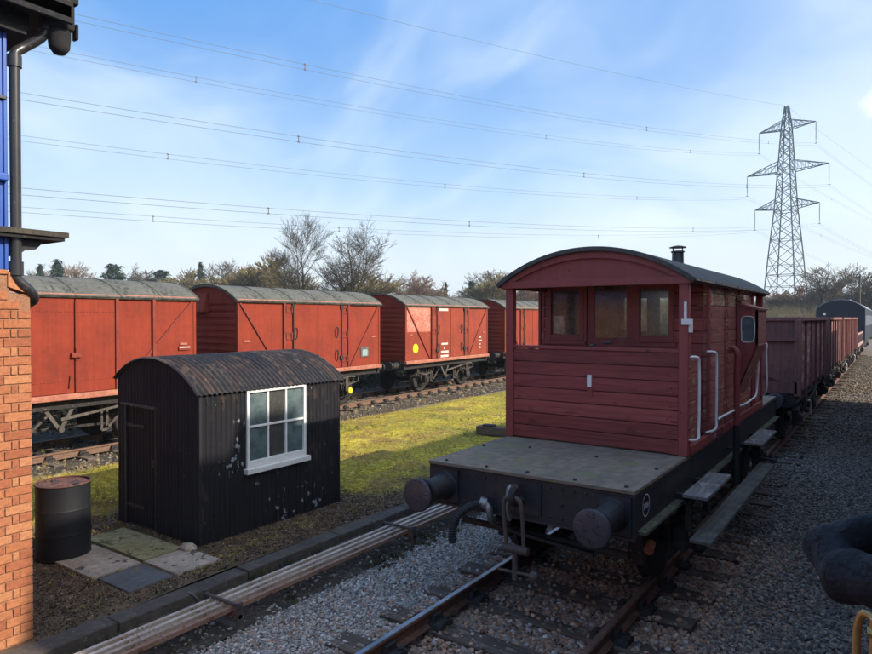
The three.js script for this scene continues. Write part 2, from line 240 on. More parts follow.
M.glassSkyTint = new THREE.MeshPhysicalMaterial({ transmission: 0.7, thickness: 0, roughness: 0.12, ior: 1.5, side: THREE.DoubleSide, map: paintTex({ base: [176, 196, 196], alt: [120, 140, 144], amt: 1, fine: 0.08, metres: 0.6, n: 256 }) });  // pale blue-grey map stands in for sky reflected in the panes
M.galv = std({ map: paintTex({ base: [112, 124, 126], alt: [94, 106, 110], amt: 1, fine: 0.06, metres: 3 }), roughness: 0.6, metalness: 0.3 });
M.insulator = std({ color: rgb(110, 100, 96), roughness: 0.4 });
M.wire = std({ color: rgb(120, 128, 136), roughness: 0.6 });
M.bark = std({ map: paintTex({ base: [74, 67, 56], alt: [58, 54, 44], amt: 1, fine: 0.2, flake: [112, 114, 84], flakeAmt: 0.38, metres: 1.5 }), roughness: 1 });
M.twig = std({ map: paintTex({ base: [104, 92, 74], alt: [84, 76, 62], amt: 1, fine: 0.15, metres: 2 }), roughness: 1 });
M.twigDark = std({ map: paintTex({ base: [78, 70, 56], alt: [62, 57, 46], amt: 1, fine: 0.15, metres: 2 }), roughness: 1 });
M.twigOlive = std({ map: paintTex({ base: [132, 118, 78], alt: [112, 98, 66], amt: 1, fine: 0.2, metres: 2 }), roughness: 1 });
M.twigRusset = std({ map: paintTex({ base: [136, 108, 84], alt: [114, 92, 74], amt: 1, fine: 0.2, metres: 2 }), roughness: 1 });
M.needle = std({ map: paintTex({ base: [44, 62, 44], alt: [58, 74, 48], amt: 1, fine: 0.25, metres: 1 }), roughness: 1 });
M.brass = std({ map: paintTex({ base: [186, 156, 96], alt: [160, 130, 76], amt: 1, fine: 0.08, metres: 0.3 }), roughness: 0.32, metalness: 0.55 });
M.yellow = std({ color: rgb(226, 200, 40), roughness: 0.5 });
M.paper = std({ color: rgb(228, 228, 230), roughness: 0.8 });
M.jacket = std({ map: paintTex({ base: [30, 32, 38], alt: [20, 22, 27], amt: 1, fine: 0.16, metres: 0.3, n: 256 }), roughness: 0.8, bumpMap: gray(256, (u, v) => fbm(u * 16, v * 16, 4, 16), 0.12), bumpScale: 0.003 });
M.skin = std({ color: rgb(200, 150, 125), roughness: 0.6 });
M.hair = std({ color: rgb(60, 50, 44), roughness: 0.8 });
function signTex(w, h, draw) { const c = document.createElement('canvas'); c.width = w; c.height = h; const x = c.getContext('2d'); draw(x, w, h); const t = new THREE.CanvasTexture(c); t.colorSpace = THREE.SRGBColorSpace; return t; }

// ---------------------------------------------------------------- ground
function sheet(x0, x1, z0, z1, nx, nz, h) {
  const pos = [], uv = [], idx = [];
  for (let j = 0; j <= nz; j++) for (let i = 0; i <= nx; i++) { const x = mix(x0, x1, i / nx), z = mix(z0, z1, j / nz); pos.push(x, h(x, z), z); uv.push(x, z); }
  for (let j = 0; j < nz; j++) for (let i = 0; i < nx; i++) { const a = j * (nx + 1) + i, b = a + nx + 1; idx.push(a, b, a + 1, a + 1, b, b + 1); }
  const g = new THREE.BufferGeometry(); g.setAttribute('position', new THREE.Float32BufferAttribute(pos, 3)); g.setAttribute('uv', new THREE.Float32BufferAttribute(uv, 2)); g.setIndex(idx); g.computeVertexNormals(); return g;
}
const pebbleBump = gray(512, (u, v) => 0.5 * vn(u * 32, v * 32, 32) + 0.5 * vn(u * 64, v * 64, 64), 1);
function pebbleTex(cols, gap) {
  return makeTex(512, (u, v) => {
    let best = 9, id = 0; const N = 32, X = u * N, Y = v * N, xi = Math.floor(X), yi = Math.floor(Y);
    for (let a = -1; a <= 1; a++) for (let b = -1; b <= 1; b++) {
      const cx = (xi + a) & 31, cy = (yi + b) & 31, r1 = LAT[cy * 64 + cx], r2 = LAT[(cy + 32) * 64 + cx], dx = xi + a + r1 - X, dy = yi + b + r2 - Y, q = dx * dx + dy * dy; if (q < best) { best = q; id = LAT[cx * 64 + cy + 31]; }
    }
    const c = cols[Math.floor(id * cols.length * 0.999)]; return mix3(scl(c, 0.85 + 0.3 * vn(u * 64, v * 64, 64)), gap, sm(0.25, 0.5, best));
  }, 1.3);
}
M.field = std({ map: paintTex({ base: [70, 74, 48], alt: [86, 82, 56], amt: 1, fine: 0.2, metres: 9 }), roughness: 1 });
M.ballast = std({ map: pebbleTex([[116, 108, 100], [138, 120, 104], [98, 92, 88], [126, 104, 88], [150, 132, 116]], [66, 60, 55]), roughness: 0.95, bumpMap: pebbleBump, bumpScale: 0.03 });
M.cess = std({ map: pebbleTex([[122, 112, 102], [106, 98, 90], [138, 126, 112], [94, 88, 82]], [74, 68, 62]), roughness: 0.95, bumpMap: pebbleBump, bumpScale: 0.02 });
M.earthAndShade = std({ map: paintTex({ base: [70, 62, 54], alt: [90, 78, 66], amt: 1, fine: 0.35, flake: [112, 100, 86], flakeAmt: 0.34, metres: 1.3 }), roughness: 1, bumpMap: pebbleBump, bumpScale: 0.03 });  // dark debris soil; also laid under the siding vans as painted shade
M.yardDirt = std({ map: paintTex({ base: [96, 84, 66], alt: [78, 72, 54], amt: 1, fine: 0.3, flake: [146, 130, 104], flakeAmt: 0.40, metres: 2.1 }), roughness: 1, bumpMap: pebbleBump, bumpScale: 0.03 });
structure(part(scene, 'ground', sheet(-1500, 1500, -1500, 1500, 60, 60, () => -0.36), M.field));
const wob = (x, z) => fbm(x * 0.9 + 100, z * 0.9 + 100, 4) - 0.5;
structure(part(scene, 'ballast_bed', sheet(-5.05, -0.55, -130, 22, 40, 500, (x, z) => -0.215 + wob(x, z) * 0.03), M.ballast));
structure(part(scene, 'gravel_cess', sheet(-0.6, 14, -130, 22, 40, 200, (x, z) => -0.222 + wob(x, z) * 0.03), M.cess));
structure(part(scene, 'earth_strip', sheet(-5.95, -5.0, -130, 22, 8, 300, (x, z) => -0.195 + wob(x * 2, z * 2) * 0.06), M.earthAndShade));
structure(part(scene, 'yard', sheet(-34, -12.9, -130, 24, 60, 300, (x, z) => -0.2 + wob(x, z) * 0.06), M.yardDirt));
structure(part(scene, 'shaded_siding_bed', sheet(-17.6, -13.0, -90, 20, 20, 200, (x, z) => -0.192 + wob(x, z) * 0.05), M.earthAndShade));  // dark tone painted here to deepen the shade under the vans
// verge between the kerb and the far siding: moss and turf, brown litter by the hut, stony edge by the rails
const VX0 = -13.1, VX1 = -6.12, VZ0 = -48, VZ1 = 6;
function vergeMix(x, z) {                                // 0 litter, 1 moss turf
  const n = fbm(x * 1.1 + 70, z * 1.1 + 130, 5), n2 = fbm(x * 0.45 + 40, z * 0.45 + 90, 3);
  let g = sm(-6.35, -7.1, x + (n - 0.5) * 1.5);
  const dh = Math.max(Math.max(-8.95 - x, x + 6.95) , Math.max(-7.5 - z, z + 4.85));
  g *= sm(0.05, 0.75, dh + (n - 0.5) * 1.1);
  g *= 1 - sm(-5.2, -4.1, z + (n - 0.5) * 2.0) * sm(-10.2, -8.6, x + (n2 - 0.5) * 2);
  g *= sm(-12.95, -12.0, x + (n - 0.5) * 1.6);
  return g;
}
M.verge = std({ map: makeTex(1024, (u, v) => {
  const x = mix(VX0, VX1, u), z = mix(VZ0, VZ1, v), n = fbm(x * 2.3 + 9, z * 2.3 + 60, 5), f = fbm(x * 14 + 3, z * 14 + 80, 3), p = fbm(x * 0.8 + 12, z * 0.5 + 33, 4);
  let turf = mix3([176, 162, 58], [144, 136, 58], sm(0.3, 0.6, n)); turf = mix3(turf, [204, 182, 66], sm(0.45, 0.7, p) * 0.75); turf = mix3(turf, [140, 112, 70], sm(0.56, 0.68, fbm(x * 1.7 + 50, z * 1.2 + 20, 4)) * 0.8);
  const lit = mix3([82, 66, 52], [108, 88, 66], f), stony = mix3([116, 104, 86], [150, 134, 106], f);
  const base = x < -11.6 ? mix3(lit, stony, sm(-11.6, -12.4, x)) : lit;
  return scl(mix3(base, turf, vergeMix(x, z)), 0.78 + 0.44 * f);
}, 1, true, 2048), roughness: 1, bumpMap: pebbleBump, bumpScale: 0.03 });
{ const g = sheet(VX0, VX1, VZ0, VZ1, 60, 260, (x, z) => -0.1 + wob(x, z) * 0.05 - 0.11 * sm(-12.2, -13, x)), uv = g.attributes.uv, p = g.attributes.position;
  for (let i = 0; i < uv.count; i++) uv.setXY(i, (p.getX(i) - VX0) / (VX1 - VX0), (p.getZ(i) - VZ0) / (VZ1 - VZ0));
  structure(part(scene, 'grass_verge', g, M.verge));
}
const vergeY = (x, z) => -0.1 + wob(x, z) * 0.05 - 0.11 * sm(-12.2, -13, x);

// ---------------------------------------------------------------- tracks
function buildTrack(name, cx, cz, turn, zNear, zFar, o) {
  const t = new THREE.Group(); t.name = name; t.position.set(cx, 0, cz); t.rotation.y = turn; scene.add(t); structure(t);
  const prof = [[-0.065, -0.145], [0.065, -0.145], [0.065, -0.132], [0.012, -0.112], [0.01, -0.045], [0.033, -0.03], [0.034, -0.006], [0.026, -0.001], [-0.026, -0.001], [-0.034, -0.006], [-0.033, -0.03], [-0.01, -0.045], [-0.012, -0.112], [-0.065, -0.132]];
  for (const s of [-1, 1]) {
    const x = s * 0.753, r = part(t, 'rail', S().prism(prof.map(([a, b]) => [a + x, b]), zFar, zNear), o.rail);
    part(r, 'running_surface', S().box(x - 0.024, x + 0.024, -0.001, 0.002, zFar, zNear), s < 0 ? o.topL : o.topR);
  }
  const n = Math.floor((zNear - zFar) / 0.7), gs = [0, 1, 2].map((k) => { seed(50 + k); const g = new RoundedBoxGeometry(2.6, 0.13, 0.25, 2, 0.02), p = g.attributes.position; for (let i = 0; i < p.count; i++) { p.setY(i, p.getY(i) + (vn(p.getX(i) * 3 + k * 9, p.getZ(i) * 8, 64) - 0.5) * 0.022); p.setZ(i, p.getZ(i) + (vn(p.getX(i) * 4 + k * 5, 3, 64) - 0.5) * 0.03); } return boxUV(clean(g)); });
  const chair = S().prismX([[-0.11, -0.158], [0.11, -0.158], [0.1, -0.12], [0.03, -0.1], [-0.03, -0.1], [-0.1, -0.12]], -0.17, 0.17).prismX([[-0.075, -0.12], [0.075, -0.12], [0.06, -0.05], [-0.06, -0.05]], -0.078, -0.04).prismX([[-0.075, -0.12], [0.075, -0.12], [0.06, -0.05], [-0.06, -0.05]], 0.04, 0.078).rod([-0.13, -0.12, 0.06], [-0.13, -0.085, 0.06], 0.022, 6).rod([0.13, -0.12, -0.06], [0.13, -0.085, -0.06], 0.022, 6).geo();
  seed(o.seed);
  for (let i = 0; i < n; i++) {
    const z = zNear - 0.3 - i * 0.7, m = part(t, 'sleeper', gs[i % 3], o.sleeper); m.position.set(rnd(-0.05, 0.05), -0.215 + rnd(-0.008, 0.008), z + rnd(-0.02, 0.02)); m.rotation.y = rnd(-0.015, 0.015);
    if (i < o.chairs) for (const s of [-1, 1]) { const c = part(m, 'rail_chair', chair, o.chair); c.position.set(s * 0.753 - m.position.x, 0.215 + 0.006, 0); }
  }
  return t;
}
const TX = -2.8;
buildTrack('railway_track', TX, 0, 0, -1.2, -62, { rail: M.rustyRail, topL: M.polished, topR: M.dullTop, sleeper: M.sleeper, chair: M.dirtyBlack, seed: 3, chairs: 20 });
const FA = 0.0383, farX = (z) => -14.7 - 0.0383 * (-z - 5.8);
buildTrack('siding_track', farX(0), 0, FA, 6, -64, { rail: M.palerRail, topL: M.dullTop, topR: M.dullTop, sleeper: M.sleeperDry, chair: M.dirtyBlack, seed: 8, chairs: 70 });

// ballast stones
{
  seed(77); const geos = [0, 1, 2].map((k) => { const g = mergeVertices(new THREE.IcosahedronGeometry(1, 0).deleteAttribute('uv').deleteAttribute('normal')), p = g.attributes.position; for (let i = 0; i < p.count; i++) { const f = rnd(0.7, 1.25); p.setXYZ(i, p.getX(i) * f * 1.15, p.getY(i) * f * 0.72, p.getZ(i) * f); } const h = g.toNonIndexed(); h.computeVertexNormals(); return h; });
  const mat = std({ roughness: 0.95, color: 0xffffff, bumpMap: fineBump, bumpScale: 0.001 });
  const pal = { grey: [[164, 157, 148], [186, 179, 168], [132, 127, 122], [150, 138, 126], [202, 195, 184]], warm: [[182, 142, 114], [160, 126, 104], [196, 160, 130], [140, 115, 100], [172, 148, 130]], dark: [[128, 118, 108], [108, 101, 94], [146, 132, 118], [160, 146, 132], [96, 89, 82]], tan: [[128, 112, 92], [108, 96, 82], [146, 130, 108], [92, 84, 74]] };
  function stones(name, list) {
    const per = [[], [], []]; list.forEach((s, i) => per[i % 3].push(s));
    per.forEach((l, k) => { if (!l.length) return; const m = new THREE.InstancedMesh(geos[k], mat, l.length), M4 = new THREE.Matrix4(), q = new THREE.Quaternion(), e = new THREE.Euler(), c = new THREE.Color();
      l.forEach(([x, y, z, r, pl], i) => { e.set(rnd(-0.6, 0.6), rnd(6.28), rnd(-0.6, 0.6)); q.setFromEuler(e); M4.compose(V(x, y, z), q, V(r, r, r)); m.setMatrixAt(i, M4); const a = pal[pl], b = a[Math.floor(rnd(a.length))], f = rnd(0.82, 1.12); m.setColorAt(i, c.copy(rgb(b[0] * f, b[1] * f, b[2] * f))); });
      m.name = numbered(name); m.userData = { kind: 'stuff', label: name.replace(/_/g, ' ') + ' lying loose round the brake van track', category: 'ballast' }; scene.add(m); });
  }
  const L = [];
  const fill = (x0, x1, z0, z1, dens, r0, r1, palette) => { const n = Math.round((x1 - x0) * (z1 - z0) * dens); for (let i = 0; i < n; i++) { const x = rnd(x0, x1), z = rnd(z0, z1); 
    const a = Math.abs(x - TX); if (Math.abs(a - 0.753) < 0.085) continue; const k = ((-1.5 - z) / 0.7 + 100.5) % 1 - 0.5; const onS = Math.abs(k) < 0.2 && a < 1.33;
    if (onS && rnd() < 0.93) continue; const r = rnd(r0, r1); L.push([x, (onS ? -0.152 : -0.212 + (a < 1.3 ? 0.02 * Math.sin(Math.abs(k) * 6.28) : 0)) + wob(x, z) * 0.03 + rnd(-0.2, 0.9) * r, z, r, typeof palette === 'function' ? palette(x, z) : palette]); } };
  fill(-5.0, -3.95, -9.5, -2.3, 4200, 0.008, 0.02, (x) => (rnd() < 0.86 ? 'grey' : 'warm'));
  fill(-3.95, -3.55, -9.5, -2.3, 2900, 0.011, 0.026, (x) => (rnd() < 0.45 ? 'grey' : 'warm'));
  fill(-3.55, -1.4, -9.5, -2.3, 2300, 0.012, 0.031, () => (rnd() < 0.84 ? 'warm' : 'grey'));
  fill(-1.4, 0.1, -9.5, -2.2, 2800, 0.009, 0.025, (x, z) => (rnd() < clamp(0.55 + (x + 1.4) * 0.5) ? 'dark' : 'warm'));
  fill(-5.0, -3.6, -16, -9.5, 700, 0.018, 0.032, 'grey');
  fill(-1.9, 0.4, -18, -9.5, 1900, 0.011, 0.028, 'dark');
  fill(-1.9, 0.8, -30, -18, 500, 0.02, 0.035, () => (rnd() < 0.6 ? 'dark' : 'tan'));
  fill(-1.8, 0.8, -60, -30, 160, 0.025, 0.045, 'tan');
  stones('ballast_stones', L);
  const D = []; for (let i = 0; i < 1500; i++) { const x = rnd(-5.85, -4.95), z = rnd(-14, -2); D.push([x, -0.2 + rnd(0.012), z, rnd(0.008, 0.024), rnd() < 0.5 ? 'dark' : 'grey']); }
  for (let i = 0; i < 5200; i++) { const z = rnd(-34, 0), x = farX(z) + rnd(-1.6, 2.3); D.push([x, (x > -13.05 ? vergeY(x, z) : -0.2) + rnd(0.02), z, rnd(0.015, 0.045), rnd() < 0.8 ? 'tan' : 'grey']); }
  for (let i = 0; i < 1600; i++) { const x = rnd(-9, -6.2), z = rnd(-9, -2.7); D.push([x, vergeY(x, z), z, rnd(0.006, 0.016), rnd() < 0.5 ? 'dark' : 'warm']); }
  stones('scattered_stones', D);
}
// turf blades and litter
{
  seed(91);
  const tuft = (n, h, w, lean) => { const p = []; for (let i = 0; i < n; i++) { const a = rnd(6.28), r = rnd(0.03), x = Math.cos(a) * r, z = Math.sin(a) * r, b = rnd(6.28), hh = h * rnd(0.5, 1), lx = Math.cos(b) * hh * lean * rnd(), lz = Math.sin(b) * hh * lean * rnd(), c = rnd(6.28), dx = Math.cos(c) * w, dz = Math.sin(c) * w; p.push(x - dx, 0, z - dz, x + dx, 0, z + dz, x + lx, hh, z + lz); } const g = new THREE.BufferGeometry(); g.setAttribute('position', new THREE.Float32BufferAttribute(p, 3)); g.computeVertexNormals(); return g; };
  const mat = std({ roughness: 1, color: 0xffffff });
  const put = (name, geo, n, where, cols, label, s0 = 0.6, s1 = 1.3) => { const m = new THREE.InstancedMesh(geo, mat, n), M4 = new THREE.Matrix4(), q = new THREE.Quaternion(), c = new THREE.Color(), Y = V(0, 1, 0); let i = 0;
    for (let guard = 0; i < n && guard < n * 40; guard++) { const w = where(); if (!w) continue; const s = rnd(s0, s1); q.setFromAxisAngle(Y, rnd(6.28)); M4.compose(V(w[0], w[1], w[2]), q, V(s, s, s)); m.setMatrixAt(i, M4); const k = fbm(w[0] * 1.3 + 40, w[2] * 1.3 + 70, 3), a = cols[clamp(Math.floor((k * 1.6 - 0.3 + rnd(-0.2, 0.2)) * cols.length), 0, cols.length - 1)], f = rnd(0.85, 1.12); m.setColorAt(i, c.copy(rgb(a[0] * f, a[1] * f, a[2] * f))); i++; }
    m.count = i; m.name = name; m.userData = { kind: 'stuff', label, category: 'grass' }; scene.add(m); };
  put('grass', tuft(9, 0.026, 0.0035, 1.6), 60000, () => { const x = rnd(VX0, VX1), z = -3 - 30 * rnd() * rnd(); return rnd() < vergeMix(x, z) ? [x, vergeY(x, z) - 0.004, z] : null; }, [[140, 136, 60], [168, 156, 60], [190, 172, 66], [198, 178, 76], [168, 142, 80]], 'short mossy turf between the hut and the siding');
  put('coarse_grass', tuft(10, 0.1, 0.003, 0.9), 2600, () => { const x = rnd(VX0, VX1), z = -3 - 26 * rnd() * rnd(), k = fbm(x * 2.1 + 15, z * 2.1 + 44, 3); return k > 0.52 && rnd() < 0.15 + vergeMix(x, z) ? [x, vergeY(x, z) - 0.004, z] : null; }, [[96, 100, 48], [120, 116, 56], [170, 150, 92], [186, 164, 104], [140, 120, 76]], 'coarse grass tufts and dead stalks in the turf', 0.4, 1.2);
  put('dry_grass', tuft(8, 0.14, 0.003, 1.2), 2600, () => { const z = rnd(-32, -1), x = farX(z) + rnd(-1.3, 2.2); return [x, x > -13.05 ? vergeY(x, z) : -0.21, z]; }, [[170, 148, 104], [190, 168, 116], [146, 128, 84], [128, 122, 70]], 'dry straw coloured grass along the siding rails');
  put('leaf_litter', tuft(5, 0.016, 0.009, 1.6), 16000, () => { const x = rnd(-9.4, -6.15), z = rnd(-9.5, -2.6); return rnd() > vergeMix(x, z) ? [x, vergeY(x, z), z] : null; }, [[92, 70, 54], [116, 92, 68], [76, 60, 48], [138, 112, 80], [104, 84, 62]], 'brown leaf litter on the earth round the hut', 0.5, 1.3);
  put('weeds', tuft(12, 0.09, 0.007, 1.1), 420, () => { const z = rnd(-12, -2.4), x = rnd() < 0.5 ? rnd(-5.2, -4.85) : rnd(-5.88, -5.5); return fbm(x * 2 + 9, z * 1.5 + 60, 3) > 0.5 ? [x, -0.2, z] : null; }, [[58, 64, 44], [74, 76, 52], [92, 84, 58], [50, 52, 40]], 'low dark weeds beside the signal rods');
}
// kerb, slabs
{
  const k = new THREE.Group(); k.name = 'concrete_kerb'; structure(k); scene.add(k); seed(5);
  const g = boxUV(clean(new RoundedBoxGeometry(0.24, 0.3, 1.485, 2, 0.012)));
  for (let i = 0; i < 22; i++) { const m = part(k, 'kerb_stone', g, M.concrete); m.position.set(-6.02 + rnd(-0.008, 0.008), -0.25 + rnd(-0.006, 0.006), 2 - i * 1.5); m.rotation.y = rnd(-0.004, 0.004); }
  const p = new THREE.Group(); p.name = 'paving'; structure(p); scene.add(p);
  const slab = (x0, x1, z0, z1, y, m) => part(p, 'paving_slab', S().rbox(x0, x1, y - 0.06, y, z0, z1, 0.01), m);
  slab(-8.42, -7.09, -4.72, -4.2, -0.058, M.slabMoss); slab(-8.12, -7.07, -4.16, -3.6, -0.066, M.slabPale); slab(-7.04, -6.42, -4.16, -3.64, -0.07, M.slabDark); slab(-7.06, -6.4, -4.75, -4.19, -0.062, M.slabPale);
}
console.log('ground done');
// ---------------------------------------------------------------- rolling stock
function leafSpring(s, x, y, z, half) { for (let i = 0; i < 5; i++) { const h = half * (1 - i * 0.16), yy = y - i * 0.014; s.bar([x, yy + 0.05, z - h], [x, yy, z], 0.075, 0.012).bar([x, yy, z], [x, yy + 0.05, z + h], 0.075, 0.012); } return s; }
const wheelProf = [[0.09, -0.07], [0.40, -0.07], [0.41, -0.065], [0.455, -0.065], [0.46, 0.03], [0.49, 0.045], [0.49, 0.07], [0.40, 0.07], [0.38, 0.02], [0.12, 0.04], [0.12, 0.12], [0.0, 0.12]];
function wheelset(g, z, mat) {
  const w = part(g, 'wheelset', S().rod([-0.8, 0.46, z], [0.8, 0.46, z], 0.07, 10), mat);
  for (const s of [-1, 1]) part(w, 'wheel', S().lathe(wheelProf.map(([r, y]) => [r, -y * s]), [s * 0.753, 0.46, z], 'x', 28).rod([s * 0.87, 0.46, z], [s * 0.93, 0.46, z], 0.07, 10), mat);
}
function axlebox(g, z, x, mat, sp) {
  for (const s of [-1, 1]) {
    const a = part(g, 'axlebox', S().rbox(s * x - 0.09, s * x + 0.09, 0.33, 0.6, z - 0.12, z + 0.12, 0.03).box(s * (x + 0.02) - 0.1, s * (x + 0.02) + 0.1, 0.4, 0.53, z - 0.08, z + 0.08)
      .bar([s * (x - 0.06), 0.98, z - 0.42], [s * (x - 0.06), 0.4, z - 0.14], 0.02, 0.05).bar([s * (x - 0.06), 0.98, z + 0.42], [s * (x - 0.06), 0.4, z + 0.14], 0.02, 0.05).box(s * (x - 0.06) - 0.01, s * (x - 0.06) + 0.01, 0.26, 0.98, z - 0.16, z - 0.125).box(s * (x - 0.06) - 0.01, s * (x - 0.06) + 0.01, 0.26, 0.98, z + 0.125, z + 0.16).bar([s * (x - 0.06), 0.27, z - 0.3], [s * (x - 0.06), 0.27, z + 0.3], 0.02, 0.02), mat);
    part(a, 'leaf_spring', leafSpring(S(), s * (x + 0.0), 0.68, z, 0.5).bar([s * x, 0.72, z - 0.5], [s * x, 0.95, z - 0.52], 0.04, 0.04).bar([s * x, 0.72, z + 0.5], [s * x, 0.95, z + 0.52], 0.04, 0.04), sp);
  }
}
function bufferSet(g, zEnd, dir, mats, o = {}) {
  const L = o.len ?? 0.5, y = 1.06;
  for (const s of [-1, 1]) {
    const x = s * 0.87, b = part(g, 'buffer', S().lathe([[0, 0], [0.15, 0], [0.15, 0.03], [0.12, 0.05], [0.105, L - 0.2], [0.122, L - 0.19], [0.122, L - 0.15], [0.085, L - 0.145]].map(([r, q]) => [r, q]), [x, y, 0], 'z', 20).add(new THREE.BoxGeometry(0.33, 0.33, 0.03).translate(x, y, 0.012)), mats.body);
    part(b, 'buffer_shank', S().lathe([[0.07, L - 0.2], [0.07, L - 0.03]], [x, y, 0], 'z', 16), s > 0 && o.redShank ? M.redEnd : mats.shank);
    part(b, 'buffer_head', S().lathe([[0, L - 0.05], [0.13, L - 0.05], [0.16, L - 0.032], [0.16, L - 0.014], [0.145, L - 0.004], [0.07, L + 0.004], [0, L + 0.006]], [x, y, 0], 'z', 28), mats.head);
    if (dir < 0) { b.rotation.y = Math.PI; }
    b.position.z = zEnd;
  }
}
function underframe(g, L, W, o = {}) {
  const h = L / 2, y0 = o.y0 ?? 0.93, y1 = o.y1 ?? 1.16, x = W / 2;
  part(g, 'underframe', S().box(-x + 0.1, x - 0.1, y1 - 0.05, y1, -h + 0.05, h - 0.05).box(-0.35, -0.28, y0 + 0.03, y1 - 0.05, -h + 0.05, h - 0.05).box(0.28, 0.35, y0 + 0.03, y1 - 0.05, -h + 0.05, h - 0.05), o.mat);
  for (const s of [-1, 1]) {
    part(g, 'solebar', S().box(s * (x - 0.12) - 0.02, s * (x - 0.12) + 0.02, y0, y1, -h + 0.02, h - 0.02).box(s * (x - 0.08) - 0.03, s * (x - 0.08) + 0.03, y0, y0 + 0.02, -h + 0.02, h - 0.02), o.mat);
    part(g, 'headstock', S().rbox(-x + 0.04, x - 0.04, y0 - 0.02, y1, s > 0 ? h - 0.05 : -h - 0.03, s > 0 ? h + 0.03 : -h + 0.05, 0.01), o.mat);
    bufferSet(g, s * (h + 0.03), s, { body: o.mat, shank: o.mat, head: M.bufferFace });
  }
  const wb = o.wheelbase / 2;
  for (const z of [-wb, wb]) { wheelset(g, z, M.dirtyBlack); axlebox(g, z, x - 0.16, M.dirtyBlack, M.dustyIron); }
  part(g, 'vacuum_cylinder', S().lathe([[0, 0], [0.24, 0], [0.27, 0.05], [0.27, 0.4], [0.2, 0.46], [0, 0.46]], [-0.1, 0.5, 0.7], 'y', 16).rod([-0.1, 0.3, 0.7], [-0.1, 0.5, 0.7], 0.03, 6).bar([-0.1, 0.34, 0.7], [-0.1, 0.5, 0.25], 0.04, 0.06), o.mat);
  for (const z of [-wb * 0.55, wb * 0.55]) part(g, 'safety_loop', S().bar([x - 0.3, 0.95, z], [x - 0.3, 0.35, z], 0.03, 0.05).bar([x - 0.3, 0.35, z], [x - 0.3, 0.35, z + 0.12], 0.03, 0.05).bar([x - 0.3, 0.35, z + 0.12], [x - 0.3, 0.95, z + 0.12], 0.03, 0.05).bar([x - 0.3, 0.93, z - 0.6], [x - 0.25, 0.42, z], 0.03, 0.05), M.dustyIron);
  const bx = x - 0.06;
  part(g, 'brake_lever', S().bar([bx, 0.72, 0.25], [bx, 0.78, -0.3], 0.02, 0.06).bar([bx, 0.78, -0.3], [bx + 0.04, 0.93, -1.5], 0.018, 0.05).bar([bx + 0.04, 0.93, -1.5], [bx + 0.04, 0.9, -1.72], 0.03, 0.04), M.dustyIron);
  part(g, 'brake_hanger', S().bar([bx - 0.04, 0.96, 0.55], [bx - 0.04, 0.5, 0.25], 0.02, 0.07).bar([bx - 0.04, 0.96, -0.02], [bx - 0.04, 0.5, 0.25], 0.02, 0.07).rod([bx - 0.08, 0.52, 0.25], [bx + 0.03, 0.52, 0.25], 0.06, 10), M.dustyIron);
  part(g, 'brake_lever_guard', S().bar([bx + 0.03, 0.95, -1.3], [bx + 0.03, 0.5, -1.3], 0.02, 0.045).bar([bx + 0.03, 0.95, -1.38], [bx + 0.03, 0.5, -1.38], 0.02, 0.045).bar([bx + 0.03, 0.5, -1.28], [bx + 0.03, 0.5, -1.4], 0.02, 0.045), M.dustyIron);
  part(g, 'brake_rigging', S().rod([0.4, 0.5, 0.25], [bx, 0.52, 0.25], 0.03, 8).bar([0.72, 0.5, 0.25], [0.72, 0.45, wb - 0.5], 0.02, 0.05).bar([0.72, 0.5, 0.25], [0.72, 0.45, -wb + 0.5], 0.02, 0.05).rbox(0.66, 0.8, 0.3, 0.65, wb - 0.62, wb - 0.5, 0.03).rbox(0.66, 0.8, 0.3, 0.65, -wb + 0.5, -wb + 0.62, 0.03), M.dirtyBlack);
}
function ribbedEnd(hw, y0, yE, rise, z, dir, ribs) {                       // horizontal corrugations, outline with arched top
  const R = (hw * hw + rise * rise) / (2 * rise), cyy = yE + rise - R, pos = [], idx = [], rows = ribs * 6, top = yE + rise;
  for (let j = 0; j <= rows; j++) { const y = mix(y0, top, j / rows), w = y > yE ? Math.sqrt(Math.max(R * R - (y - cyy) ** 2, 0)) : hw; const ph = (j % 6) / 6, d = y > yE + 0.05 ? 0 : (ph < 0.17 ? 0 : ph < 0.5 ? 0.035 : ph < 0.67 ? 0.035 : 0); for (let i = 0; i <= 6; i++) { const u = i / 6 * 2 - 1, e = i === 0 || i === 6 ? 0 : d; pos.push(u * w, y, z + dir * e); } }
  for (let j = 0; j < rows; j++) for (let i = 0; i < 6; i++) { const a = j * 7 + i, b = a + 7; dir > 0 ? idx.push(a, a + 1, b, b, a + 1, b + 1) : idx.push(a, b, a + 1, a + 1, b, b + 1); }
  const g = new THREE.BufferGeometry(); g.setAttribute('position', new THREE.Float32BufferAttribute(pos, 3)); g.setIndex(idx); const n = g.toNonIndexed(); n.computeVertexNormals(); return boxUV(n);
}
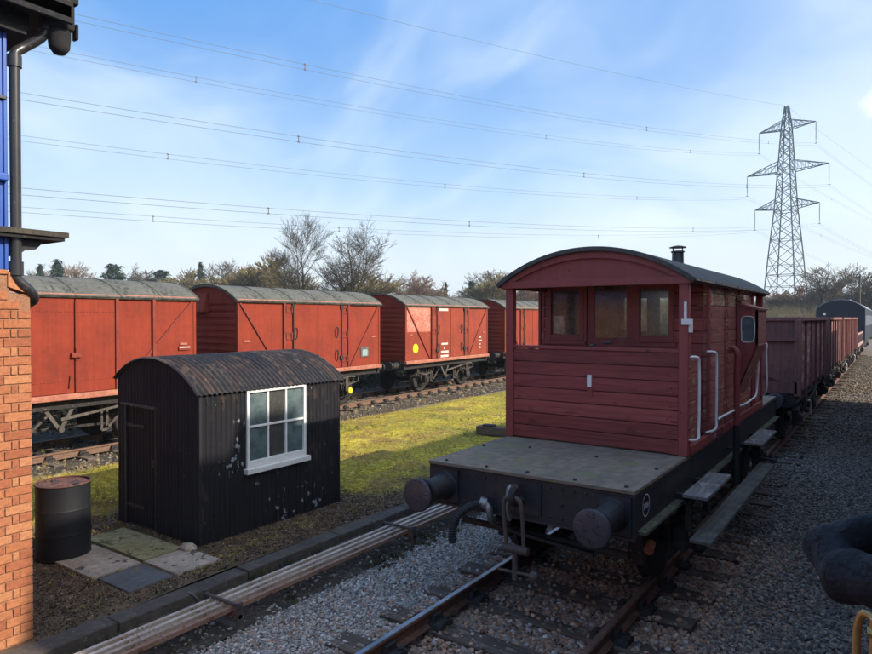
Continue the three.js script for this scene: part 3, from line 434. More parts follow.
function coveredVan(z, L, style, label, red) {
  const v = thing('covered_van', label, 'railway van', [farX(z), 0, z], FA, 'covered vans on the far siding');
  const h = L / 2, X = 1.2, y0 = 1.2, yE = 3.2, R = 0.42;
  underframe(v, L + 0.06, 2.4, { wheelbase: 3.05, mat: M.dirtyBlack });
  part(v, 'body', S().box(-X, X - 0.02, y0, yE, -h + 0.03, h - 0.03), M.vanEnd);
  const end = part(v, 'ribbed_end', ribbedEnd(X, y0 - 0.03, yE, R - 0.03, h, 1, 14), M.vanEnd), end2 = part(v, 'ribbed_end', ribbedEnd(X, y0 - 0.03, yE, R - 0.03, -h, -1, 14), M.vanEnd);
  part(end, 'vent_hood', S().add((() => { const g = new THREE.BufferGeometry(); const p = [[-0.34, 2.92, 0.24], [0.30, 2.92, 0.24], [0.22, 3.42, 0.02], [-0.26, 3.42, 0.02], [-0.34, 2.92, 0.0], [0.30, 2.92, 0.0]].map(([a, b, c]) => [a - 0.2, b, c + h]); const f = [0, 1, 2, 0, 2, 3, 0, 3, 4, 1, 5, 2]; g.setAttribute('position', new THREE.Float32BufferAttribute(f.flatMap((i) => p[i]), 3)); g.computeVertexNormals(); return g; })()), M.vanEnd);
  // lit side: panels between posts
  const D = style === 'riveted' ? 0.86 : 1.32, px = X - 0.02;
  const bays = style === 'riveted' ? [[-h, -h + 1.08], [-h + 1.08, -D], [-D, 0], [0, D], [D, h - 1.08], [h - 1.08, h]] : [[-h, -D], [-D, -D + 0.3], [-D + 0.3, 0], [0, D - 0.3], [D - 0.3, D], [D, h]];
  bays.forEach(([a, b], i) => {
    const door = style === 'riveted' ? i === 2 || i === 3 : i >= 1 && i <= 4;
    const p = part(v, door ? 'door' : 'side_panel', S().rbox(px - 0.02, px + (door ? 0.035 : 0.01), y0 + 0.04, yE - (door ? 0.05 : 0.02), a + 0.012, b - 0.012, 0.006), red);
    if (door && style === 'riveted') {
      const s = S(); for (let k = 0; k < 12; k++) { const zz = mix(a + 0.06, b - 0.06, k / 11); s.dome(px + 0.033, y0 + 0.28, zz, 0.014).dome(px + 0.033, yE - 0.32, zz, 0.014); } part(p, 'rivets', s, M.vanFrame, { kind: 'stuff' });
    } else if (door && (i === 2 || i === 3)) {
      for (const yy of [y0 + 0.42, y0 + 1.12]) { const zc = i === 2 ? a + 0.16 : b - 0.16; part(p, 'door_handle', S().tube([[px + 0.05, yy - 0.13, zc], [px + 0.06, yy - 0.16, zc + 0.05], [px + 0.06, yy - 0.12, zc + 0.1], [px + 0.06, yy + 0.12, zc + 0.1], [px + 0.06, yy + 0.16, zc + 0.05], [px + 0.06, yy + 0.12, zc], [px + 0.05, yy - 0.13, zc]], 0.012, 30, 6), M.dirtyBlack); }
    } else if (door) {
      for (const yy of [y0 + 0.3, y0 + 1.05, yE - 0.2]) part(p, 'hinge', S().box(px + 0.035, px + 0.07, yy - 0.1, yy + 0.1, a + 0.03, a + 0.07).box(px + 0.035, px + 0.07, yy - 0.1, yy + 0.1, b - 0.07, b - 0.03).box(px + 0.035, px + 0.055, yy + 0.05, yy + 0.1, a, b).box(px + 0.035, px + 0.055, yy - 0.1, yy - 0.05, a, b), M.vanFrame);
    }
  });
  const posts = style === 'riveted' ? [-D - 0.02, D + 0.02, -h + 1.08, h - 1.08] : [-D - 0.03, D + 0.03];
  for (const z0 of posts) part(v, 'post', S().rbox(px, px + 0.075, y0 + 0.02, yE - 0.02, z0 - 0.035, z0 + 0.035, 0.006), M.vanFrame);
  for (const s of [-1, 1]) {
    const a = s * (h - 0.06), b = s * (D + (style === 'riveted' ? 0.0 : 0.14));
    part(v, 'diagonal_brace', S().bar([px + 0.03, yE - 0.06, a], [px + 0.03, y0 + 0.06, style === 'riveted' ? s * (h - 1.85) : b], 0.035, 0.05), M.vanFrame);
    part(v, 'corner_angle', S().box(px - 0.01, px + 0.025, y0, yE - 0.01, s * h - 0.05, s * h + 0.02), red);
    part(v, 'lamp_iron', S().box(px + 0.012, px + 0.03, 2.12, 2.17, s * (h - 0.3) - 0.1, s * (h - 0.3) + 0.1), M.vanSill);
  }
  part(v, 'sill', S().rbox(px - 0.04, px + 0.1, y0 - 0.09, y0 + 0.03, -h - 0.06, h + 0.06, 0.012), M.vanSill);
  part(v, 'cant_rail', S().rbox(px - 0.03, px + 0.06, yE - 0.03, yE + 0.045, -h - 0.04, h + 0.04, 0.01), M.vanSill);
  if (style === 'riveted') part(v, 'door_latch', S().rbox(px + 0.035, px + 0.11, 1.95, 2.05, -0.1, 0.1, 0.015).rod([px + 0.08, 1.9, 0.0], [px + 0.08, 2.15, 0.0], 0.018, 6).rod([px + 0.06, y0 + 0.02, 0.0], [px + 0.06, yE - 0.1, 0.0], 0.018, 6).rod([px + 0.06, y0 + 0.15, 0.13], [px + 0.06, y0 + 0.4, 0.1], 0.018, 6), M.vanFrame);
  else for (const s of [-1, 1]) part(v, 'door_bolt', S().rod([px + 0.07, y0 + 0.05, s * (D - 0.3)], [px + 0.07, yE - 0.1, s * (D - 0.3)], 0.018, 6).rbox(px + 0.04, px + 0.1, 1.48, 1.6, s * (D - 0.3) - 0.07, s * (D - 0.3) + 0.07, 0.02).box(px + 0.035, px + 0.09, yE - 0.16, yE - 0.06, s * (D - 0.3) - 0.05, s * (D - 0.3) + 0.05), M.dirtyBlack);
  // roof
  const roof = part(v, 'roof', S().prism(arcBand(X + 0.08, yE - 0.005, R + 0.02, 0.05), -h - 0.1, h + 0.1), M.canvas);
  const ns = 6; for (let i = 0; i <= ns; i++) { const zz = mix(-h - 0.08, h + 0.08, i / ns); part(roof, 'roof_seam', S().prism(arcBand(X + 0.085, yE, R + 0.03, 0.02, 16), zz - 0.02, zz + 0.02), M.canvasSeam); }
  return { v, px, h, y0, yE, D };
}
function plateOn(parent, name, w, hgt, x, y, z, draw) { const m = new THREE.Mesh(new THREE.PlaneGeometry(w, hgt), std({ map: signTex(256, Math.round(256 * hgt / w), draw), transparent: false, roughness: 0.7 })); m.name = name; m.rotation.y = Math.PI / 2; m.position.set(x, y, z); parent.add(m); return m; }
const dashes = (bg, rows) => (x, w, h) => { x.fillStyle = bg; x.fillRect(0, 0, w, h); x.fillStyle = '#e9e0d8'; rows.forEach(([a, b, c, d]) => { for (let q = a; q < b; q += 0.075) x.fillRect(q * w, c * h, 0.055 * w, d * h); }); };
const RED = 'rgb(133,47,26)', RED2 = 'rgb(137,53,31)';
{
  const a = coveredVan(-6.53, 5.66, 'riveted', 'red covered van with riveted double doors, half hidden by the brick building', M.vanRed);
  plateOn(a.v, 'stencil', 0.3, 0.1, a.px + 0.042, 2.05, -a.h + 0.28, dashes(RED, [[0.05, 0.95, 0.2, 0.3]]));
  const b = coveredVan(-13.6, 5.86, 'panel', 'red covered van behind the black hut, with a vent hood on its dark ribbed end', M.vanRed);
  part(b.v, 'notice_plate', S().box(b.px + 0.036, b.px + 0.044, 1.42, 1.64, 0.05, 0.5), M.white);
  const cl = part(b.v, 'label_clip', S().rbox(b.px + 0.01, b.px + 0.03, 1.5, 1.82, -b.h + 0.55, -b.h + 0.95, 0.02), M.alloy); part(cl, 'label_card', S().box(b.px + 0.03, b.px + 0.034, 1.54, 1.74, -b.h + 0.62, -b.h + 0.88), std({ color: rgb(150, 166, 168), roughness: 0.7 }));
  part(b.v, 'yellow_axlebox_cover', S().lathe([[0, 0.02], [0.09, 0.02], [0.1, 0], [0.1, -0.03]], [1.15, 0.47, -1.525], 'x', 14), M.yellow);
  const c = coveredVan(-21.05, 6.0, 'panel', 'red covered van with a yellow spot and white lettering on its side', M.vanRed2);
  part(c.v, 'faded_patch', S().box(c.px + 0.011, c.px + 0.016, 2.25, 3.15, c.D + 0.1, c.h - 0.08), M.vanPale);
  part(c.v, 'yellow_spot', S().lathe([[0, 0.006], [0.17, 0.006], [0.17, 0]], [c.px + 0.012, 1.65, c.h - 0.62], 'x', 24), M.yellow);
  plateOn(c.v, 'lettering', 0.56, 0.62, c.px + 0.038, 1.55, 0.45, dashes(RED2, [[0.1, 0.9, 0.1, 0.12], [0.4, 0.55, 0.38, 0.1], [0.05, 0.95, 0.58, 0.14], [0.0, 0.98, 0.84, 0.14]]));
  plateOn(c.v, 'lettering', 0.4, 0.62, c.px + 0.013, 1.75, -c.h + 0.6, dashes(RED2, [[0.35, 0.65, 0.1, 0.12], [0.2, 0.8, 0.36, 0.1], [0.4, 0.6, 0.6, 0.1], [0.4, 0.6, 0.8, 0.12]]));
  plateOn(c.v, 'lettering', 0.7, 0.12, c.px + 0.038, 3.07, 0.55, dashes(RED2, [[0.05, 0.95, 0.1, 0.8]]));
  coveredVan(-28.7, 5.9, 'panel', 'red covered van seen past the open veranda corner of the brake van', M.vanRed);
  coveredVan(-36.2, 5.9, 'panel', 'red covered van glimpsed through the brake van veranda, farthest along the siding', M.vanRed2);
  coveredVan(-112, 5.9, 'riveted', 'small distant red van beyond the first mineral wagon, below the pylon', M.vanPale);
}
function mineralWagon(z, L, label, sideMat) {
  const g = thing('mineral_wagon', label, 'railway wagon', [TX, 0, z], 0, 'open mineral wagons behind the brake van'), h = L / 2, X = 1.22, y0 = 1.18, y1 = 2.72;
  underframe(g, L + 0.02, 2.44, { wheelbase: L * 0.52, mat: M.dirtyBlack });
  part(g, 'floor', S().box(-X, X, y0, y0 + 0.05, -h, h), M.mineralInside);
  const panels = 5;
  for (const s of [-1, 1]) {
    for (let i = 0; i < panels; i++) { const a = -h + L * i / panels, b = a + L / panels; part(g, i === Math.floor(panels / 2) ? 'side_door' : 'side_plate', S().box(s * X - 0.012, s * X + 0.012, y0, y1, a + 0.004, b - 0.004), i === 2 ? M.mineral : sideMat); }
    for (let i = 0; i <= panels; i++) { const zz = clamp(-h + L * i / panels, -h + 0.05, h - 0.05); part(g, 'rib', S().rbox(s * (X + 0.03) - 0.03, s * (X + 0.03) + 0.03, y0 - 0.08, y1 - 0.02, zz - 0.045, zz + 0.045, 0.008), i % 3 ? M.mineral : M.mineralRim); }
    const e = part(g, 'end', S().box(-X, X, y0, y1, s * h - 0.012, s * h + 0.012), M.mineral);
    part(e, 'end_frame', S().box(-X, X, y1 - 0.45, y1 - 0.39, s * h + s * 0.05 - 0.05, s * h + s * 0.05 + 0.05).box(-0.35, -0.27, y1 - 0.4, y1 - 0.03, s * h + s * 0.04 - 0.04, s * h + s * 0.04 + 0.04).box(-X, X, y0, y0 + 0.24, s * h + s * 0.04 - 0.04, s * h + s * 0.04 + 0.04)
      .bar([-0.6, y1 - 0.7, s * (h + 0.04)], [X - 0.1, y0 + 0.22, s * (h + 0.04)], 0.09, 0.07).box(-0.8, -0.72, y0, y1 - 0.4, s * h + s * 0.04 - 0.04, s * h + s * 0.04 + 0.04).box(-0.36, -0.2, y1 - 0.62, y1 - 0.5, s * h + s * 0.05 - 0.05, s * h + s * 0.05 + 0.05), M.mineral);
    for (const q of [-1, 1]) part(g, 'corner_post', S().rbox(q * (X + 0.01) - 0.07, q * (X + 0.01) + 0.07, y0 - 0.05, y1 - 0.01, s * h - 0.02 + s * 0.02, s * h + 0.06 + s * 0.02, 0.01), M.mineral);
  }
  part(g, 'top_rim', S().rbox(-X - 0.06, -X + 0.06, y1 - 0.03, y1 + 0.05, -h - 0.06, h + 0.06, 0.01).rbox(X - 0.06, X + 0.1, y1 - 0.03, y1 + 0.05, -h - 0.06, h + 0.06, 0.01).rbox(-X + 0.06, X - 0.06, y1 - 0.03, y1 + 0.05, h - 0.04, h + 0.06, 0.01).rbox(-X + 0.06, X - 0.06, y1 - 0.03, y1 + 0.05, -h - 0.06, -h + 0.04, 0.01), M.mineralRim);
  part(g, 'white_brake_handle', S().tube([[X + 0.12, 1.0, h - 0.6], [X + 0.15, 0.9, h - 1.1], [X + 0.12, 0.62, h - 1.35]], 0.02, 12, 6), M.white);
  return g;
}
mineralWagon(-18.35, 6.1, 'maroon open mineral wagon coupled to the brake van, its end in full view', M.mineralSide);
mineralWagon(-25.4, 5.6, 'second open mineral wagon from the brake van, worn side paled as if sunlit', M.pink);
mineralWagon(-32.2, 5.6, 'third open mineral wagon from the brake van, side paled as if sunlit', M.pink);
mineralWagon(-39.2, 5.6, 'farthest open mineral wagon, just before the low wagon and dark coach', M.mineralSide);
{
  const g = thing('flat_wagon', 'low flat wagon with pinkish side rails in front of the dark blue coach', 'railway wagon', [TX, 0, -47.6]), h = 4.1;
  underframe(g, 8.2, 2.5, { wheelbase: 4.9, mat: M.dirtyBlack });
  part(g, 'deck', S().box(-1.25, 1.25, 1.17, 1.25, -h, h), M.sleeperDry);
  for (const s of [-1, 1]) { part(g, 'side_rail', S().rbox(s * 1.25 - 0.03, s * 1.25 + 0.06, 1.12, 1.28, -h, h, 0.01), M.pink); part(g, 'top_rail', S().rbox(s * 1.25 - 0.03, s * 1.25 + 0.04, 1.78, 1.88, -h, h, 0.01), M.pink); for (let i = 0; i < 5; i++) { const zz = mix(-h + 0.06, h - 0.06, i / 4); part(g, 'stanchion', S().box(s * 1.26 - 0.03, s * 1.26 + 0.03, 1.28, 1.78, zz - 0.04, zz + 0.04), M.pink); } }
}
{
  const g = thing('passenger_coach', 'dark blue coach end with arched roof beyond the mineral wagons', 'railway coach', [TX - 0.1, 0, -62.5]), h = 9.5, X = 1.42;
  underframe(g, 19, 2.7, { wheelbase: 13, mat: M.dirtyBlack });
  const ep = [[-X, 1.1], [X, 1.1], ...arcPts(X, 3.4, 0.6, 18)];
  part(g, 'end_wall', S().prism(ep, h - 0.05, h), M.coachBlue); part(g, 'end_wall', S().prism(ep, -h, -h + 0.05), M.coachBlue);
  for (const s of [-1, 1]) { part(g, 'side_wall', S().box(s * X - 0.03, s * X + 0.03, 1.1, 3.4, -h + 0.03, h - 0.03), M.coachBlue); for (let i = 0; i < 9; i++) { const zz = -h + 1.6 + i * 1.95; part(g, 'window', S().box(s * (X + 0.032) - 0.01, s * (X + 0.032) + 0.01, 2.2, 2.95, zz - 0.55, zz + 0.55), M.coachRoof); } }
  part(g, 'roof', S().prism(arcBand(X + 0.07, 3.4, 0.66, 0.06), -h - 0.08, h + 0.08), M.coachRoof);
  part(g, 'white_plate', S().box(-1.02, -0.86, 2.95, 3.13, h, h + 0.01), M.white);
  part(g, 'gangway', S().rbox(-0.45, 0.45, 1.2, 3.2, h, h + 0.12, 0.04), M.coachBlue);
  const vents = 7; for (let i = 0; i < vents; i++) part(g, 'roof_vent', S().rod([0.5, 3.9, mix(-h + 1, h - 1, i / (vents - 1))], [0.5, 4.06, mix(-h + 1, h - 1, i / (vents - 1))], 0.12, 10, 0.08), M.coachRoof);
}
console.log('wagons done');
// ---------------------------------------------------------------- the brake van
{
  const g = thing('brake_van', 'maroon planked brake van with open veranda, white handrails and black end platform', 'brake van', [TX - 0.02, 0, -9.5]);
  const FH = 4.06, FW = 1.07, DK = 1.29, BH = 2.42, BW = 1.08, CH = 1.47, EV = 3.16;
  // frame and platform
  part(g, 'platform', S().rbox(-FW, FW, DK - 0.035, DK, BH + 0.0, FH + 0.02, 0.008), M.deck, { label: 'worn dark platform deck with mossy edge' });
  part(g, 'platform', S().rbox(-FW, FW, DK - 0.035, DK, -FH - 0.02, -BH, 0.008), M.deck);
  { const r = S(); for (const [x, z] of [[-0.9, FH - 0.06], [-0.42, FH - 0.05], [0.02, FH - 0.06], [0.5, FH - 0.05], [0.96, FH - 0.08], [-0.98, BH + 0.7], [0.98, BH + 0.75], [-0.5, BH + 0.5], [0.3, BH + 0.55]]) r.dome(x, DK - 0.002, z, 0.022, 'y'); part(g, 'deck_bolts', r, M.dirtyBlack, { kind: 'stuff' }); }
  part(g, 'floor', S().box(-FW, FW, DK - 0.034, DK - 0.002, -BH, BH), M.deck);
  for (const s of [-1, 1]) {
    const hs = part(g, 'headstock', S().rbox(-FW, FW, 0.86, DK - 0.036, s > 0 ? FH - 0.06 : -FH, s > 0 ? FH : -FH + 0.06, 0.008).box(-FW, FW, 0.86, 0.885, s > 0 ? FH : -FH - 0.02, s > 0 ? FH + 0.02 : -FH), M.black);
    const r = S(); for (let i = 0; i < 18; i++) { const x = -0.98 + i * 0.115; if (Math.abs(Math.abs(x) - 0.87) < 0.2) continue; for (const y of [1.2, 0.93]) r.dome(x, y, s * FH, 0.014, 'z', s); if (i % 3 === 0) r.dome(x, 1.06, s * FH, 0.014, 'z', s); }
    part(hs, 'rivets', r, M.black, { kind: 'stuff' });
    part(g, 'solebar', S().box(s * (FW - 0.022) - 0.012, s * (FW - 0.022) + 0.012, 0.93, DK - 0.036, -FH + 0.06, FH - 0.06).box(s * (FW - 0.04) - 0.04, s * (FW - 0.04) + 0.04, DK - 0.06, DK - 0.037, -FH + 0.06, FH - 0.06), M.black);
    part(g, 'solebar_flange', S().box(s * (FW + 0.005) - 0.065, s * (FW + 0.005) + 0.065, 0.905, 0.93, -FH + 0.06, FH - 0.06), s > 0 ? M.moss : M.black, s > 0 ? { label: 'mossy lower flange of the solebar' } : {});
    bufferSet(g, s * FH, s, { body: M.black, shank: M.bufferFace, head: M.bufferFace }, { len: 0.5, redShank: true });
  }
  part(g, 'underframe', S().box(-0.9, 0.9, 1.16, DK - 0.036, -FH + 0.06, FH - 0.06).box(-0.4, -0.33, 0.9, 1.16, -FH + 0.06, FH - 0.06).box(0.33, 0.4, 0.9, 1.16, -FH + 0.06, FH - 0.06).box(-1, 1, 0.62, 0.9, -0.5, 0.5).box(-0.95, 0.95, 0.5, 0.9, 1.0, 1.1), M.dirtyBlack);
  for (const z of [-2.44, 2.44]) { wheelset(g, z, M.dirtyBlack); axlebox(g, z, 1.02, M.dirtyBlack, M.dirtyBlack); part(g, 'brake_shoe', S().rbox(0.66, 0.83, 0.28, 0.72, z + 0.52, z + 0.64, 0.03).bar([0.75, 0.7, z + 0.6], [0.75, 1.1, z + 0.55], 0.04, 0.05), M.dirtyBlack); part(g, 'brake_shoe', S().rbox(-0.83, -0.66, 0.28, 0.72, z + 0.52, z + 0.64, 0.03).bar([-0.75, 0.7, z + 0.6], [-0.75, 1.1, z + 0.55], 0.04, 0.05), M.dirtyBlack); }
  // front gear
  part(g, 'coupling_plate', S().rbox(-0.2, 0.2, 0.92, 1.22, FH, FH + 0.018, 0.006), M.black);
  part(g, 'draw_hook', S().tube([[0, 1.05, FH + 0.0], [0, 1.05, FH + 0.16], [0, 1.1, FH + 0.22], [0, 1.17, FH + 0.19], [0, 1.2, FH + 0.13]], 0.034, 18, 8), M.dirtyBlack);
  const cp = part(g, 'screw_coupling', S().tube([[-0.09, 0.62, FH + 0.14], [-0.09, 1.0, FH + 0.19], [-0.07, 1.1, FH + 0.2], [0.07, 1.1, FH + 0.2], [0.09, 1.0, FH + 0.19], [0.09, 0.62, FH + 0.14]], 0.019, 30, 8).rod([-0.13, 0.62, FH + 0.14], [0.13, 0.62, FH + 0.14], 0.04, 10).rod([0, 0.64, FH + 0.14], [0, 0.34, FH + 0.14], 0.03, 8), M.dustyIron);
  part(cp, 'coupling_weight', S().rod([-0.18, 0.4, FH + 0.14], [0.16, 0.42, FH + 0.16], 0.014, 6).add(new THREE.SphereGeometry(0.05, 10, 8).translate(0.2, 0.42, FH + 0.16)), M.dustyIron);
  part(g, 'coupling_shackle', S().tube([[-0.075, 1.12, FH + 0.02], [-0.08, 1.18, FH + 0.1], [-0.07, 1.0, FH + 0.17], [-0.06, 0.88, FH + 0.14]], 0.022, 18, 8), M.alloy);
  const hp = []; for (let i = 0; i <= 30; i++) { const t = i / 30; hp.push([-0.36 - 0.22 * t - 0.06 * Math.sin(t * 3.1), 0.98 - 0.34 * t * t - 0.02 * t, FH + 0.08 + 0.24 * Math.sin(t * 1.9)]); }
  const hose = part(g, 'vacuum_hose', S().tube(hp, 0.036, 40, 12), M.hose);
  const rings = S(); const hc = new THREE.CatmullRomCurve3(hp.map((p) => V(...p))); for (let i = 1; i < 22; i++) { const p = hc.getPointAt(i / 22), t = hc.getTangentAt(i / 22), r = new THREE.TorusGeometry(0.036, 0.007, 6, 14); r.applyQuaternion(new THREE.Quaternion().setFromUnitVectors(V(0, 0, 1), t)); rings.add(r.translate(p.x, p.y, p.z)); } part(hose, 'hose_ribs', rings, M.hose);
  part(g, 'vacuum_pipe', S().tube([[-0.3, 0.8, FH - 0.1], [-0.3, 0.82, FH + 0.06], [-0.31, 0.93, FH + 0.09], [-0.36, 0.98, FH + 0.08]], 0.035, 20, 10).rod([-0.34, 0.97, FH + 0.08], [-0.4, 0.985, FH + 0.1], 0.056, 12), M.alloy, { label: 'pale metal elbow holding the hose' });
  part(g, 'hose_hook', S().tube([[-0.62, 0.84, FH + 0.02], [-0.6, 0.78, FH + 0.14], [-0.56, 0.7, FH + 0.2]], 0.012, 12, 6), M.alloy);
  part(g, 'brake_cross_shaft', S().rod([-0.9, 0.62, FH - 0.35], [0.9, 0.6, FH - 0.35], 0.035, 8).bar([-0.2, 0.66, FH - 0.2], [0.6, 0.58, FH - 0.25], 0.03, 0.06), M.dirtyBlack);
  part(g, 'pipe_end', S().rod([FW - 0.04, 0.68, FH - 0.55], [FW - 0.02, 0.66, FH - 0.42], 0.045, 10), M.rust);
  // body corner posts
  for (const s of [-1, 1]) for (const e of [-1, 1]) {
    const p = part(g, 'corner_post', S().rbox(s * (BW - 0.045) - 0.05, s * (BW - 0.045) + 0.05, DK, EV, e * (BH - 0.045) - 0.05, e * (BH - 0.045) + 0.05, 0.008), M.maroonSteel);
    if (s > 0 && e > 0) { part(p, 'lamp_bracket', S().box(BW - 0.06, BW + 0.05, 2.68, 2.74, BH + 0.006, BH + 0.03).box(BW - 0.035, BW - 0.01, 2.74, 2.92, BH + 0.006, BH + 0.03).box(BW + 0.006, BW + 0.03, 2.6, 2.74, BH - 0.08, BH - 0.0), M.white, { label: 'white lamp bracket' });
      const r = S(); for (let i = 0; i < 8; i++) r.dome(BW + 0.003, 1.45 + i * 0.13, BH - 0.045, 0.016); part(p, 'bolts', r, M.maroonSteel, { kind: 'stuff' }); }
  }
  // veranda end panels of planks
  const nP = 7, top = 2.39, ph = (top - DK - 0.02) / nP;
  seed(17); for (const e of [-1, 1]) for (let i = 0; i < nP; i++) { const dz = rnd(-0.003, 0.003), gp = rnd(0.0015, 0.0045), pk = part(g, 'plank', S().rbox(-BW + 0.095, BW - 0.095, DK + 0.01 + i * ph + gp, DK + 0.01 + (i + 1) * ph - gp, e * (BH - 0.045) - 0.025 + dz, e * (BH - 0.045) + 0.025 + dz, 0.006), M.plank[(i * 3 + (e > 0 ? 1 : 0)) % 5]);
    const r = S(); for (const x of [-0.9, -0.86, 0.86, 0.9]) r.dome(x + rnd(-0.004, 0.004), DK + 0.01 + (i + 0.5) * ph + rnd(-0.02, 0.02), e * (BH - 0.02) + dz, 0.009, 'z', e); part(pk, 'bolts', r, M.maroonSteel, { kind: 'stuff' }); }
  for (const e of [-1, 1]) part(g, 'rail_cap', S().rbox(-BW + 0.095, BW - 0.095, top - 0.008, top + 0.03, e * (BH - 0.045) - 0.035, e * (BH - 0.045) + 0.035, 0.006), M.maroonSteel);
  part(g, 'corner_gusset', S().prism([[BW - 0.2, DK + 0.012], [BW - 0.1, DK + 0.012], [BW - 0.1, DK + 0.2], [BW - 0.115, DK + 0.1], [BW - 0.15, DK + 0.04]], BH - 0.018, BH - 0.012), M.maroonSteel);
  const lb = part(g, 'lamp_iron', S().box(-0.03, 0.03, 1.86, 2.02, BH - 0.02, BH - 0.012), M.maroonSteel); part(lb, 'white_tag', S().rbox(-0.025, 0.025, 1.96, 2.1, BH - 0.02, BH + 0.01, 0.004), M.white);
  // veranda side panels
  for (const s of [-1, 1]) for (const e of [-1, 1]) {
    const z0 = e > 0 ? BH - 0.56 : -BH + 0.095, z1 = e > 0 ? BH - 0.095 : -BH + 0.56, n = 6, hh = (2.3 - DK - 0.1) / n;
    for (let i = 0; i < n; i++) part(g, 'plank', S().rbox(s * (BW - 0.045) - 0.02, s * (BW - 0.045) + 0.02, DK + 0.1 + i * hh + 0.002, DK + 0.1 + (i + 1) * hh - 0.002, z0, z1, 0.005), s > 0 ? (i % 2 ? M.brownedB : M.browned) : M.maroon);
    part(g, 'door_post', S().rbox(s * (BW - 0.045) - 0.03, s * (BW - 0.045) + 0.03, DK, 2.36, e > 0 ? z0 - 0.055 : z1 + 0.003, e > 0 ? z0 - 0.003 : z1 + 0.055, 0.006), M.maroonSteel);
  }
  // side sill
  for (const s of [-1, 1]) part(g, 'side_sill', S().rbox(s * (BW - 0.02) - 0.03, s * (BW - 0.02) + 0.035, DK + 0.001, DK + 0.1, -BH + 0.096, BH - 0.096, 0.006), M.maroonSteel);
  // cabin sides: planks between strapped posts
  const y0 = DK + 0.102, y1 = 3.2, nS = 12, hs = (y1 - y0) / nS;
  for (const s of [-1, 1]) {
    for (let i = 0; i < nS; i++) part(g, 'plank', S().rbox(s * (BW - 0.04) - 0.025, s * (BW - 0.04) + 0.025, y0 + i * hs + 0.002, y0 + (i + 1) * hs - 0.002, -CH, CH, 0.006), s < 0 ? M.maroon : i >= nS - 2 ? M.brownTan : i % 3 === 1 ? M.brownedB : M.browned);  // top two planks on the near side take the paler tan
    for (const zz of [CH - 0.03, CH - 1.0, 0.5, -0.42, -CH + 0.03]) {
      const st = part(g, 'strap', S().rbox(s * BW - 0.022, s * BW + 0.012, y0, y1, zz - 0.04, zz + 0.04, 0.005), Math.abs(zz) > 1.3 ? M.maroonSteel : s > 0 ? M.brownedB : M.maroonSteel);
      const r = S(); for (let i = 0; i < nS; i++) for (const q of [-0.022, 0.022]) r.dome(s * (BW + 0.011), y0 + (i + 0.5) * hs + q * 1.5, zz + q, 0.012, 'x', s); part(st, 'bolts', r, M.maroonSteel, { kind: 'stuff' });
    }
  }
  // cabin ends with windows and door
  for (const e of [-1, 1]) {
    const z = e * (CH - 0.03), W = [[-0.92, -0.52], [0.27, 0.62]], wy0 = 2.53, wy1 = 3.11, dx0 = -0.42, dx1 = 0.18, nE = 12;
    for (let i = 0; i < nE; i++) {
      const a = y0 + i * hs + 0.002, b = y0 + (i + 1) * hs - 0.002, segs = (b > wy0 - 0.08 && a < wy1 + 0.05) ? [[-BW + 0.06, -0.98], [-0.46, dx0 - 0.06], [dx1 + 0.06, 0.21], [0.68, BW - 0.065]] : [[-BW + 0.06, dx0 - 0.06], [dx1 + 0.06, BW - 0.065]];
      for (const [p, q] of segs) if (q - p > 0.02) part(g, 'plank', S().rbox(p, q, a, b, z - 0.022, z + 0.022, 0.006), M.plank[(i * 2 + Math.round(p * 3) + 9) % 5]);
    }
    for (const [p, q] of W) {
      const f = part(g, 'window_frame', S().rbox(p - 0.06, p, wy0 - 0.08, wy1 + 0.05, z - 0.035, z + 0.035, 0.005).rbox(q, q + 0.06, wy0 - 0.08, wy1 + 0.05, z - 0.035, z + 0.035, 0.005).rbox(p, q, wy0 - 0.08, wy0, z - 0.034, z + 0.034, 0.005).rbox(p, q, wy1, wy1 + 0.05, z - 0.034, z + 0.034, 0.005).rbox(p - 0.09, q + 0.09, wy0 - 0.13, wy0 - 0.082, z - 0.05, z + 0.05, 0.006), M.maroonSteel);
      part(f, 'pane', S().box(p, q, wy0, wy1, z - 0.003, z + 0.003), M.glassDirty);
    }
    part(g, 'door_frame', S().box(dx0 - 0.06, dx0, DK, wy1 + 0.06, z - 0.04, z + 0.03).box(dx1, dx1 + 0.06, DK, wy1 + 0.06, z - 0.04, z + 0.03).box(dx0, dx1, wy1 + 0.05, wy1 + 0.11, z - 0.03, z + 0.03), M.maroonSteel);
    const d = part(g, 'door', S().rbox(dx0 + 0.004, dx1 - 0.004, DK + 0.01, 2.49, z - 0.02, z + 0.012, 0.005).rbox(dx0 + 0.004, -0.32, 2.492, wy1 + 0.04, z - 0.02, z + 0.012, 0.004).rbox(0.1, dx1 - 0.004, 2.492, wy1 + 0.04, z - 0.02, z + 0.012, 0.004), M.maroonSteel);
    part(d, 'pane', S().box(-0.32, 0.1, 2.492, wy1 + 0.04, z - 0.006, z - 0.001), M.glassDirty);
    part(d, 'door_handle', S().rod([-0.2, 2.44, z + e * 0.04], [-0.08, 2.44, z + e * 0.04], 0.014, 8).rod([-0.36, 2.4, z + e * 0.04], [-0.31, 2.4, z + e * 0.04], 0.022, 8), M.alloy);
  }
  part(g, 'notice', S().box(-0.9, -0.75, 2.54, 2.78, CH - 0.045, CH - 0.04), M.paper, { label: 'white paper notice behind the window' });
  // cabin lining
  part(g, 'lining', S().box(-BW + 0.07, -BW + 0.085, DK, 3.2, -CH + 0.08, CH - 0.08).box(BW - 0.085, BW - 0.07, DK, 3.2, -CH + 0.08, CH - 0.08), M.interior);
  part(g, 'bench', S().rbox(-BW + 0.09, -BW + 0.5, DK, 1.75, -1.1, 0.6, 0.01), M.interior);
